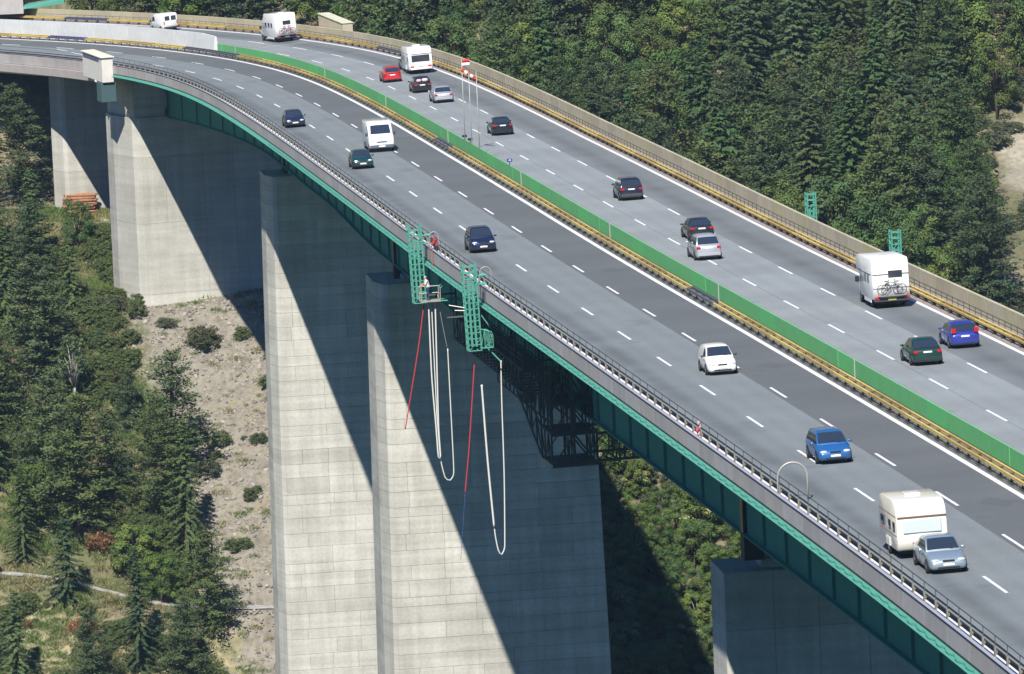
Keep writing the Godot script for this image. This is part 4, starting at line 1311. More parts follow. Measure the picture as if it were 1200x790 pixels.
func build_plants() -> void:
	make_protos()
	var r := RandomNumberGenerator.new()
	r.seed = 77
	# trees on the near slope left of the piers: kind, which, x, q, height, width scale, label
	var near := [
		["pine", 2, -57.0, 843.0, 12.4, 1.15, "pine with dark tiered crown in front of the shaded viaduct pier"],
		["pine", 0, -62.5, 836.0, 9.5, 1.1, "pine behind the broadleaf bush by the gravel track"],
		["spruce", 1, -54.5, 819.0, 9.6, 1.25, "dense conifer below the gravel track beside the broadleaf tree"],
		["broad", 2, -49.6, 824.0, 5.4, 0.95, "bright green broadleaf tree beside the broad pier"],
		["pine", 1, -58.0, 806.0, 10.0, 1.2, "spreading pine halfway up the slope above the pale birch stem"],
		["pine", 2, -52.2, 790.0, 12.5, 1.25, "broad dark pine next to the pale birch stem"],
		["birch", 0, -48.6, 786.0, 8.0, 1.0, "bare pale birch stem leaning among the pines"],
		["spruce", 3, -57.5, 775.0, 8.5, 1.1, "dark conifer with a deep shaded side above the footpath"],
		["pine", 0, -47.6, 766.0, 13.5, 1.2, "large pine uphill of the small dark spruce by the footpath"],
		["pine", 3, -44.0, 773.5, 8.0, 1.05, "small pine beside the large pine above the footpath"],
		["pine", 1, -37.6, 775.0, 12.0, 1.0, "pine at the edge of the scree with a rounded crown"],
		["spruce", 0, -35.9, 762.5, 12.6, 0.95, "tall conifer at the foot of the scree above the footpath"],
		["spruce", 3, -48.6, 756.3, 7.6, 1.15, "small dense dark spruce standing on the edge of the footpath"],
		["broad", 3, -41.0, 760.5, 5.6, 1.1, "olive green broadleaf clump above the footpath between two conifers"],
		["spruce", 2, -40.6, 746.0, 11.6, 1.05, "large conifer below the footpath beside the rust-coloured bush"],
		["pine", 0, -33.2, 751.0, 10.4, 1.1, "pine below the footpath with a dark spreading crown"],
		["spruce", 1, -53.5, 744.0, 9.4, 1.1, "conifer below the footpath in the dry yellow grass"],
		["pine", 3, -57.8, 748.0, 7.2, 1.1, "low pine below the footpath beside the conifer in dry grass"],
		["spruce", 0, -57.6, 758.5, 6.0, 1.3, "dark conifer overhanging the end of the footpath"],
		["broad", 1, -52.5, 768.5, 6.0, 1.2, "dull green broadleaf thicket tree between the pines"],
		["pine", 3, -42.6, 783.0, 6.0, 0.9, "young pine on the dry grass above the scree edge"],
		["spruce", 3, -49.2, 800.5, 7.0, 1.0, "narrow conifer on the slope below the broad pier"],
		["pine", 3, -62.0, 792.0, 8.0, 1.2, "pine on the slope among other pines above the birch"],
		["pine", 0, -60.5, 822.0, 11.0, 1.15, "pine below the gravel track next to the dense conifer"],
		["spruce", 0, -56.5, 798.0, 10.5, 1.15, "conifer standing among the spreading pines halfway up the slope"],
		["pine", 1, -53.8, 812.0, 8.6, 1.2, "squat pine downhill of the dense conifer below the track"],
		["pine", 2, -57.0, 784.0, 11.0, 1.15, "wide pine beside the broad dark pine near the birch"],
		["pine", 1, -50.8, 775.5, 10.5, 1.15, "wide-crowned pine below the birch stem"],
		["spruce", 2, -53.6, 764.5, 9.0, 1.1, "conifer rising behind the small dark spruce by the footpath"],
		["pine", 2, -38.6, 768.0, 11.0, 1.05, "pine with a heavy crown below the rounded pine"],
		["broad", 0, -38.6, 757.0, 5.0, 1.2, "light green broadleaf clump touching the footpath"],
		["pine", 1, -45.5, 743.0, 7.5, 1.1, "pine low on the slope near the rust-coloured bush"],
		["pine", 0, -36.0, 744.0, 9.0, 1.1, "pine at the bottom of the slope beside the large conifer"],
		["spruce", 1, -63.0, 764.0, 10.0, 1.0, "conifer on the slope far from the piers above the footpath"]]
	for e in near:
		var base: float = {"spruce": [14.0, 12.0, 16.0, 8.0], "pine": [12.0, 10.0, 13.0, 9.0], "broad": [9.0, 8.0, 10.0, 7.0, 8.0], "birch": [8.0]}[e[0]][e[1]]
		var k: float = 1.18 * e[4] / base
		plant({"spruce": "spruce_tree", "pine": "pine_tree", "broad": "broadleaf_tree", "birch": "birch_tree"}[e[0]], e[6], "tree", e[0], e[1], e[2], e[3], Vector3(k * e[5], k, k * e[5]), r.randf() * TAU, "trees on the slope below the bridge", r.randi_range(0, 3), M.birch if e[0] == "birch" else null)
	# shrubs on and round the scree
	var sh := [[-41.9, 799.5, 2.6, "round dark shrub at the foot of the broad pier"], [-38.6, 797.6, 1.5, "tiny shrub on the bare scree under the broad pier"], [-34.5, 795.0, 3.0, "round shrub alone in the pale scree"], [-44.8, 801.0, 2.5, "shrub beside the corner of the broad pier"], [-43.4, 789.0, 2.4, "small dark shrub in the dry grass above the rounded pine"], [-46.2, 794.5, 2.7, "shrub on the grassy slope below the broad pier"], [-29.2, 771.0, 1.9, "shrub at the lower scree beside the sunlit pier"], [-28.2, 779.5, 1.6, "shrub on the scree against the sunlit pier"], [-33.8, 775.0, 2.6, "shrub at the scree edge touching the rounded pine"], [-39.5, 786.0, 1.6, "grey-green shrub where grass meets scree"]]
	for e in sh:
		var w := r.randi_range(0, 2)
		var k: float = e[2] / [2.4, 2.0, 1.6][w]
		plant("shrub", e[3], "shrub", "shrub", w, e[0], e[1], Vector3(k * r.randf_range(0.8, 1.25), k * r.randf_range(0.6, 0.85), k), r.randf() * TAU, "shrubs round the scree", r.randi_range(0, 5))
	plant("dead_bush", "rust-coloured dead bush in the dry grass below the footpath", "bush", "red", 0, -46.6, 751.6, Vector3(1.25, 1.1, 1.25), 0.3, "", 0)
	plant("dead_bush", "orange-brown dead branches under the large pine above the footpath", "bush", "red", 1, -45.0, 764.2, Vector3(1.5, 1.2, 1.5), 2.0, "", 0)
	plant("dead_bush", "small reddish dead bush beside the low pine below the footpath", "bush", "red", 1, -52.6, 754.2, Vector3(0.7, 0.5, 0.7), 1.2, "", 0)
	# low thicket filling the slope (too many to count)
	thicket("undergrowth", "tangled low bushes and scrub between the trees on the near slope", r, -68.0, -24.0, 741.0, 838.0, 1300, 0)
	thicket("undergrowth", "dense low scrub and saplings under the forest beyond the deck", r, -24.0, 80.0, 738.0, 885.0, 1500, 1)
	grass(r)
	stones(r)
	# leafy trees seen under the deck, right of the tallest pier
	var placed := []
	var tries := 0
	while placed.size() < 105 and tries < 4000:
		tries += 1
		var x := r.randf_range(2.0, 30.0); var q := r.randf_range(738.0, 792.0)
		var ok := true
		for p in placed:
			if Vector2(p.x - x, p.y - q).length() < 2.7: ok = false; break
		if not ok: continue
		placed.append(Vector2(x, q))
		var w := r.randi_range(0, 4)
		var h := r.randf_range(4.0, 7.0)
		var k: float = h / [9.0, 8.0, 10.0, 7.0, 8.0][w]
		plant("broadleaf_tree", "cream-flowering leafy tree on the slope seen under the deck" if w == 4 else ["sunny yellow-green leafy tree on the slope seen under the deck", "fresh green leafy tree on the slope seen under the deck", "tall light green leafy tree on the slope seen under the deck", "olive leafy tree on the slope seen under the deck"][w], "tree", "broad", w, x, q, Vector3(k * r.randf_range(0.95, 1.25), k, k * r.randf_range(0.95, 1.25)), r.randf() * TAU, "leafy trees under the deck", r.randi_range(0, 2), M.birch if r.randf() < 0.25 else null)
	# forest beyond the far wall
	var spots := []
	tries = 0
	var nz := noise(900, 0.035, 2)
	while spots.size() < 330 and tries < 12000:
		tries += 1
		var x := r.randf_range(-62.0, 78.0); var q := r.randf_range(792.0, 906.0)
		if x < 30.0 and q < 800.0: continue
		var d := 1e9
		for p in axis_pts: d = minf(d, Vector2(p.x - x, -p.z - q).length())
		if d < 19.5: continue
		if x < -10.0 and q < 870.0 - (x + 10.0) * 0.3 and x < -18.0: continue
		if x > 54.0 and q < 852.0: continue
		var ok := true
		for p in spots:
			if Vector2(p.x - x, p.y - q).length() < 4.7: ok = false; break
		if not ok: continue
		spots.append(Vector2(x, q))
		var n := nz.get_noise_2d(x, q) + r.randf_range(-0.25, 0.25) - clampf((x - 12.0) / 90.0, 0.0, 0.30)
		var turn := r.randf() * TAU
		if n > -0.06:
			var w := r.randi_range(0, 3)
			var h := r.randf_range(7.0, 12.0)
			var k: float = h / [9.0, 8.0, 10.0, 7.0][w]
			plant("broadleaf_tree", ["leafy tree with yellow-green crown in the mixed forest", "leafy tree with mid green crown in the mixed forest", "leafy tree with light green crown in the mixed forest", "leafy tree with olive crown in the mixed forest"][w], "tree", "broad", w, x, q, Vector3(k * r.randf_range(0.8, 1.1), k, k * r.randf_range(0.8, 1.1)), turn, "broadleaf trees in the forest beyond the wall", r.randi_range(0, 5))
		elif n > -0.48:
			var w := r.randi_range(0, 3)
			var k: float = r.randf_range(11.5, 17.5) / [12.0, 10.0, 13.0, 9.0][w]
			plant("pine_tree", ["dark green broad pine in the mixed forest beyond the wall", "light green bushy pine in the mixed forest beyond the wall", "tall heavy pine in the mixed forest beyond the wall", "small dense pine in the mixed forest beyond the wall"][w], "tree", "pine", w, x, q, Vector3(k * r.randf_range(0.9, 1.1), k, k * r.randf_range(0.9, 1.1)), turn, "pines in the forest beyond the wall", r.randi_range(0, 5))
		else:
			var w := r.randi_range(0, 3)
			var k: float = r.randf_range(13.0, 20.0) / [14.0, 12.0, 16.0, 8.0][w]
			plant("spruce_tree", ["pointed spruce in the mixed forest beyond the wall", "light green slender spruce in the mixed forest beyond the wall", "tallest dark spruce in the mixed forest beyond the wall", "short full spruce in the mixed forest beyond the wall"][w], "tree", "spruce", w, x, q, Vector3(k * 1.15, k, k * 1.15), turn, "spruces in the forest beyond the wall", r.randi_range(0, 5))

func thicket(called: String, label: String, r: RandomNumberGenerator, x0: float, x1: float, q0: float, q1: float, n: int, kind: int) -> void:
	var mm := MultiMesh.new()
	mm.transform_format = MultiMesh.TRANSFORM_3D
	mm.mesh = protos.shrub[kind][0]
	var nz := noise(950 + kind, 0.06, 2)
	var list := []
	for i in n * 4:
		if list.size() >= n: break
		var x := r.randf_range(x0, x1); var q := r.randf_range(q0, q1)
		if nz.get_noise_2d(x, q) < (-0.05 if kind == 0 else -0.5): continue
		if x < 0.0:
			var edge := -43.5 + (800.0 - q) * 0.22 if q < 800.0 else -43.5
			if x > edge - 0.5 and q < 810.0 and r.randf() < 0.93: continue
			if absf(q - path_centre(x)) < 2.4: continue
			if q < path_centre(x) and r.randf() < 0.7: continue
			if q > 829.5: continue
		if x > 56.0 and q < 848.0 and q > 790.0 and r.randf() < 0.8: continue
		var k := r.randf_range(0.25, 1.0)
		if kind == 1: k = r.randf_range(0.5, 1.3)
		list.append(Transform3D(Basis(Vector3.UP, r.randf() * TAU).scaled_local(Vector3(k * 1.2, k * 0.8, k * 1.2)), G(x, q) - Vector3(0, 0.1, 0)))
	mm.instance_count = list.size()
	for i in list.size(): mm.set_instance_transform(i, list[i])
	var o := MultiMeshInstance3D.new()
	o.name = numbered(called)
	o.multimesh = mm
	o.material_override = leaf_mats[2 if kind == 0 else 0]
	add_child(o)
	tag(o, label, "undergrowth", "", "stuff")

func grass(r: RandomNumberGenerator) -> void:
	leaf_begin()
	for i in 60:
		var p := Vector3(r.randfn() * 0.35, 0, r.randfn() * 0.35)
		var d := (Vector3.UP + rv(r) * 0.7).normalized()
		leaf(p, d, d.cross(rv(r)).normalized(), r.randf_range(0.25, 0.6), r.randf_range(0.02, 0.045), shade(Color(0.24, 0.22, 0.10), r, 0.35))
	var mm := MultiMesh.new()
	mm.transform_format = MultiMesh.TRANSFORM_3D
	mm.use_colors = true
	mm.mesh = leaf_end()
	var nz := noise(960, 0.08, 2)
	var list := []
	while list.size() < 9000:
		var x := r.randf_range(-66.0, -26.0); var q := r.randf_range(739.0, 840.0)
		var edge := -43.5 + (800.0 - q) * 0.22 if q < 800.0 else -43.5
		if x > edge and q < 806.0 and r.randf() < 0.93: continue
		if absf(q - path_centre(x)) < 1.4: continue
		var k := r.randf_range(0.6, 1.3)
		var n := nz.get_noise_2d(x, q)
		list.append([Transform3D(Basis(Vector3.UP, r.randf() * TAU).scaled_local(Vector3(k, k, k)), G(x, q)), Color(1, 1, 1).lerp(Color(0.45, 0.75, 0.35), clampf(0.5 + n * 1.6, 0.0, 1.0))])
	mm.instance_count = list.size()
	for i in list.size():
		mm.set_instance_transform(i, list[i][0])
		mm.set_instance_color(i, list[i][1])
	var o := MultiMeshInstance3D.new()
	o.name = "grass"
	o.multimesh = mm
	o.material_override = M.leaf
	add_child(o)
	tag(o, "dry and green grass tufts on the near slope", "grass", "", "stuff")

func stones(r: RandomNumberGenerator) -> void:
	var s := mb()
	var rings := []
	for i in 4:
		var ring := PackedVector3Array()
		var rad: float = [0.35, 0.5, 0.42, 0.18][i]
		for k in 6: ring.append(Vector3(cos(TAU * k / 6.0) * rad * r.randf_range(0.75, 1.2), -0.2 + 0.2 * i, sin(TAU * k / 6.0) * rad * r.randf_range(0.75, 1.2)))
		rings.append(ring)
	loft(s, rings, true)
	s.generate_normals()
	var mm := MultiMesh.new()
	mm.transform_format = MultiMesh.TRANSFORM_3D
	mm.use_colors = true
	mm.mesh = s.commit()
	var list := []
	while list.size() < 6000:
		var x := r.randf_range(-46.0, -18.0); var q := r.randf_range(742.0, 806.0)
		var edge := -43.5 + (800.0 - q) * 0.22 if q < 800.0 else -43.5
		if x < edge + r.randfn() * 1.6: continue
		if absf(q - path_centre(x)) < 1.3: continue
		var k := 0.10 + 0.45 * pow(r.randf(), 4.0) + 0.12 * r.randf()
		var v := r.randf_range(0.15, 0.36)
		list.append([Transform3D(Basis.from_euler(Vector3(r.randf() * 0.6, r.randf() * TAU, r.randf() * 0.6)).scaled_local(Vector3(k * 1.3, k, k)), G(x, q)), Color(v, v * 0.92, v * 0.8)])
	mm.instance_count = list.size()
	for i in list.size():
		mm.set_instance_transform(i, list[i][0])
		mm.set_instance_color(i, list[i][1])
	var o := MultiMeshInstance3D.new()
	o.name = "scree_stones"
	o.multimesh = mm
	var m := mat(Color(1, 1, 1), 0.95)
	m.vertex_color_use_as_albedo = true
	o.material_override = m
	add_child(o)
	tag(o, "loose pale stones scattered over the scree below the pier", "stones", "", "stuff")

# ---------------------------------------------------------------- people: one continuous skin round a jointed skeleton
func person(label: String, x: Transform3D, pose: Dictionary, colours: Dictionary) -> void:
	var bones := [["pelvis", "chest", 0.15, 0.17], ["chest", "neck", 0.15, 0.07], ["neck", "skull", 0.055, 0.06],
		["pelvis", "hip_l", 0.13, 0.10], ["pelvis", "hip_r", 0.13, 0.10], ["hip_l", "knee_l", 0.095, 0.062], ["hip_r", "knee_r", 0.095, 0.062], ["knee_l", "foot_l", 0.06, 0.042], ["knee_r", "foot_r", 0.06, 0.042], ["foot_l", "toe_l", 0.045, 0.04], ["foot_r", "toe_r", 0.045, 0.04],
		["chest", "shoulder_l", 0.11, 0.07], ["chest", "shoulder_r", 0.11, 0.07], ["shoulder_l", "elbow_l", 0.062, 0.046], ["shoulder_r", "elbow_r", 0.062, 0.046], ["elbow_l", "hand_l", 0.044, 0.032], ["elbow_r", "hand_r", 0.044, 0.032]]
	var caps := []
	for b in bones: caps.append([pose[b[0]], pose[b[1]], b[2], b[3], b[0], b[1]])
	for sd in ["_l", "_r"]:   # palm and five fingers
		var w: Vector3 = pose["hand" + sd]
		var d: Vector3 = (w - pose["elbow" + sd]).normalized()
		var sv := d.cross(Vector3.UP if absf(d.y) < 0.9 else Vector3.RIGHT).normalized()
		caps.append([w, w + d * 0.07, 0.034, 0.036, "hand", "hand"])
		for k in 4:
			var root := w + d * 0.07 + sv * (k - 1.5) * 0.021
			caps.append([root, root + d * [0.07, 0.085, 0.08, 0.06][k] + Vector3(0, -0.02, 0), 0.011, 0.008, "hand", "hand"])
		caps.append([w + d * 0.02 + sv * 0.03, w + d * 0.06 + sv * 0.065, 0.012, 0.010, "hand", "hand"])
	var skull: Vector3 = pose.skull
	var look: Vector3 = pose.look
	var sdf := func(p: Vector3) -> Vector2:
		var best := 1e9; var acc := 0.0; var which := 0
		for i in caps.size():
			var a: Vector3 = caps[i][0]; var b: Vector3 = caps[i][1]
			var ab := b - a
			var t := clampf((p - a).dot(ab) / maxf(ab.length_squared(), 1e-6), 0.0, 1.0)
			var d := (p - a - ab * t).length() - lerpf(caps[i][2], caps[i][3], t)
			if d < best: best = d; which = i
			if d < 0.25: acc += exp(-d * 42.0)
		var e := (p - skull - Vector3(0, 0.05, 0)) / Vector3(0.082, 0.115, 0.095)
		var dh := (e.length() - 1.0) * 0.09
		var nose := (p - skull - look * 0.105 - Vector3(0, 0.035, 0)).length() - 0.02
		var ear := minf((p - skull - look.cross(Vector3.UP) * 0.085 - Vector3(0, 0.04, 0)).length(), (p - skull + look.cross(Vector3.UP) * 0.085 - Vector3(0, 0.04, 0)).length()) - 0.022
		dh = minf(dh, minf(nose, ear))
		if dh < best: best = dh; which = -1
		acc += exp(-dh * 42.0)
		return Vector2(-log(maxf(acc, 1e-9)) / 42.0, which)
	var lo := Vector3(1e9, 1e9, 1e9); var hi := -lo
	for c in caps:
		for p in [c[0], c[1]]:
			lo = lo.min(p); hi = hi.max(p)
	lo -= Vector3.ONE * 0.26; hi += Vector3.ONE * 0.26
	var cell := 0.036
	var n := Vector3i(((hi - lo) / cell).ceil())
	var val := {}
	var nx := n.x + 1; var ny := n.y + 1; var nz := n.z + 1
	var grid := PackedFloat32Array(); grid.resize(nx * ny * nz)
	for k in nz:
		for j in ny:
			for i in nx:
				var p := lo + Vector3(i, j, k) * cell
				var near := 1e9
				for c in caps:
					var a: Vector3 = c[0]; var ab: Vector3 = c[1] - a
					near = minf(near, (p - a - ab * clampf((p - a).dot(ab) / maxf(ab.length_squared(), 1e-6), 0.0, 1.0)).length() - 0.2)
					if near < 0.0: break
				grid[(k * ny + j) * nx + i] = (sdf.call(p) as Vector2).x if near < 0.0 else 1.0
	var vid := {}
	var vs := PackedVector3Array(); var cs := PackedColorArray()
	var at := func(i: int, j: int, k: int) -> float: return grid[(k * ny + j) * nx + i]
	for k in n.z:
		for j in n.y:
			for i in n.x:
				var sum := Vector3.ZERO; var cnt := 0
				var base: float = at.call(i, j, k)
				if absf(base) > 0.12 and base > 0.12: continue
				var c8 := PackedFloat32Array()
				for q in 8: c8.append(at.call(i + (q & 1), j + ((q >> 1) & 1), k + ((q >> 2) & 1)))
				for e in [[0, 1], [2, 3], [4, 5], [6, 7], [0, 2], [1, 3], [4, 6], [5, 7], [0, 4], [1, 5], [2, 6], [3, 7]]:
					var a := c8[e[0]]; var b := c8[e[1]]
					if (a < 0.0) != (b < 0.0):
						var t := a / (a - b)
						var pa := Vector3(e[0] & 1, (e[0] >> 1) & 1, (e[0] >> 2) & 1); var pb := Vector3(e[1] & 1, (e[1] >> 1) & 1, (e[1] >> 2) & 1)
						sum += pa.lerp(pb, t); cnt += 1
				if cnt == 0: continue
				var p := lo + (Vector3(i, j, k) + sum / cnt) * cell
				vid[(k * ny + j) * nx + i] = vs.size()
				vs.append(p)
				var w := int((sdf.call(p) as Vector2).y)
				var col: Color = colours.skin
				if w >= 0:
					var nm: String = caps[w][5]
					if nm.begins_with("knee") or nm.begins_with("hip") or (nm.begins_with("foot")): col = colours.legs
					elif nm.begins_with("toe"): col = colours.shoes
					elif nm == "chest" or nm == "neck" or nm.begins_with("shoulder") or nm.begins_with("elbow"): col = colours.top
					elif nm.begins_with("hand_"): col = colours.sleeve
				cs.append(col)
	var ix := PackedInt32Array()
	for k in range(1, n.z):
		for j in range(1, n.y):
			for i in range(1, n.x):
				var a: float = at.call(i, j, k)
				for ax in 3:
					var o := Vector3i(1 if ax == 0 else 0, 1 if ax == 1 else 0, 1 if ax == 2 else 0)
					var b: float = at.call(i + o.x, j + o.y, k + o.z)
					if (a < 0.0) == (b < 0.0): continue
					var u := Vector3i(0, 1, 0) if ax == 0 else (Vector3i(0, 0, 1) if ax == 1 else Vector3i(1, 0, 0))
					var v := Vector3i(0, 0, 1) if ax == 0 else (Vector3i(1, 0, 0) if ax == 1 else Vector3i(0, 1, 0))
					var ids := []
					for d in [Vector3i.ZERO, -u, -u - v, -v]:
						ids.append(vid.get(((k + d.z) * ny + j + d.y) * nx + i + d.x, -1))
					if ids.has(-1): continue
					var o4 := [0, 1, 2, 0, 2, 3] if a >= 0.0 else [0, 2, 1, 0, 3, 2]
					for q in o4: ix.append(ids[q])
	var nrm := PackedVector3Array(); nrm.resize(vs.size())
	for q in range(0, ix.size(), 3):
		var f := (vs[ix[q + 2]] - vs[ix[q]]).cross(vs[ix[q + 1]] - vs[ix[q]])
		for e in 3: nrm[ix[q + e]] += f
	for q in nrm.size(): nrm[q] = nrm[q].normalized()
	var arr := []
	arr.resize(Mesh.ARRAY_MAX)
	arr[Mesh.ARRAY_VERTEX] = vs; arr[Mesh.ARRAY_NORMAL] = nrm; arr[Mesh.ARRAY_COLOR] = cs; arr[Mesh.ARRAY_INDEX] = ix
	var mesh := ArrayMesh.new()
	mesh.add_surface_from_arrays(Mesh.PRIMITIVE_TRIANGLES, arr)
	var t := thing("person", label, "person", x)
	var m := mat(Color(1, 1, 1), 0.8)
	m.vertex_color_use_as_albedo = true
	put(mesh, "body", m, t)
	var s := mb(true)
	lump(s, skull + Vector3(0, 0.095, 0) - look * 0.015, Vector3(0.105, 0.095, 0.118), 12)
	build(s, "helmet", mat(colours.helmet.linear_to_srgb(), 0.4), t)

func standing(lean: float, arms: float) -> Dictionary:
	var f := Vector3(-1, 0, 0)   # looks along -x, over the edge
	var p := {}
	p.pelvis = Vector3(0, 0.96, 0)
	p.chest = p.pelvis + Vector3(0, 0.34, 0) + f * lean * 0.6
	p.neck = p.chest + Vector3(0, 0.20, 0) + f * lean * 0.4
	p.skull = p.neck + Vector3(0, 0.10, 0) + f * lean * 0.25
	p.look = (f + Vector3(0, -0.3, 0)).normalized()
	for e in [["_l", 1.0], ["_r", -1.0]]:
		var z := Vector3(0, 0, e[1])
		p["hip" + e[0]] = p.pelvis + z * 0.10 + Vector3(0, -0.06, 0)
		p["knee" + e[0]] = p["hip" + e[0]] + Vector3(-0.03, -0.42, 0) + z * 0.02
		p["foot" + e[0]] = p["knee" + e[0]] + Vector3(0.05, -0.42, 0)
		p["toe" + e[0]] = p["foot" + e[0]] + f * 0.17 + Vector3(0, -0.02, 0)
		p["shoulder" + e[0]] = p.chest + Vector3(0, 0.13, 0) + z * 0.19
		p["elbow" + e[0]] = p["shoulder" + e[0]] + Vector3(-0.10 - arms * 0.1, -0.25, 0) + z * 0.06
		p["hand" + e[0]] = p["elbow" + e[0]] + Vector3(-0.18, -0.10 + arms * 0.12, 0)
	return p

# ---------------------------------------------------------------- steelwork
func lattice(s: SurfaceTool, a: Vector3, b: Vector3, c: Vector3, d: Vector3, n: int, w: float) -> void:   # a-b lower chord, d-c upper chord
	bar(s, a, b, w); bar(s, d, c, w)
	for i in n + 1:
		var f := float(i) / n
		bar(s, a.lerp(b, f), d.lerp(c, f), w * 0.8)
		if i < n:
			var g := float(i + 1) / n
			if i % 2 == 0: bar(s, a.lerp(b, f), d.lerp(c, g), w * 0.6)
			else: bar(s, d.lerp(c, f), a.lerp(b, g), w * 0.6)

func tower(t: float, o: float, h0: float, h1: float, label: String, far: bool) -> Node3D:
	var c := thing("access_frame", label, "frame", Transform3D.IDENTITY, "green access frames hung on the bridge edges")
	var lean := 0.0 if far else 0.03
	var at := func(du: float, dt: float, h: float) -> Vector3: return R(t + dt, o + du + (h1 - h) * lean, h)
	var hw := 0.32 if far else 0.45
	for du in [-hw, hw]:
		for dt in [-0.45, 0.45]:
			var s := mb()
			bar(s, at.call(du, dt, h0), at.call(du, dt, h1), 0.10)
			build(s, "leg", M.teal_steel, c)
	var s2 := mb()
	var h := h0
	var k := 0
	while h < h1 - 0.1:
		for dt in [-0.45, 0.45]: bar(s2, at.call(-hw, dt, h), at.call(hw, dt, h), 0.06)
		for du in [-hw, hw]: bar(s2, at.call(du, -0.45, h), at.call(du, 0.45, h), 0.06)
		if k % 2 == 0 and h + 0.8 < h1:
			bar(s2, at.call(-hw, -0.45, h), at.call(hw, -0.45, h + 0.8), 0.045)
			bar(s2, at.call(-hw, 0.45, h + 0.8), at.call(-hw, -0.45, h), 0.045)
		h += 0.42
		k += 1
	build(s2, "rungs", M.teal_steel, c)
	s2 = mb()
	for du in [-0.18, 0.12]: bar(s2, at.call(du, -0.46, h0 + 0.3), at.call(du, -0.46, h1 - 1.2), 0.14)
	build(s2, "guide_rail", M.teal_steel, c)
	if far: return c
	s2 = mb()
	var q := 1.0
	for hh in [h1 - 0.9, h1 - 1.5]:
		for dt in [-0.4, 0.4]: bar(s2, at.call(0.4 * q, dt, hh), R(t + dt, o + 1.2 * q, hh), 0.09)
	build(s2, "hanger_arm", M.teal_steel, c)
	return c

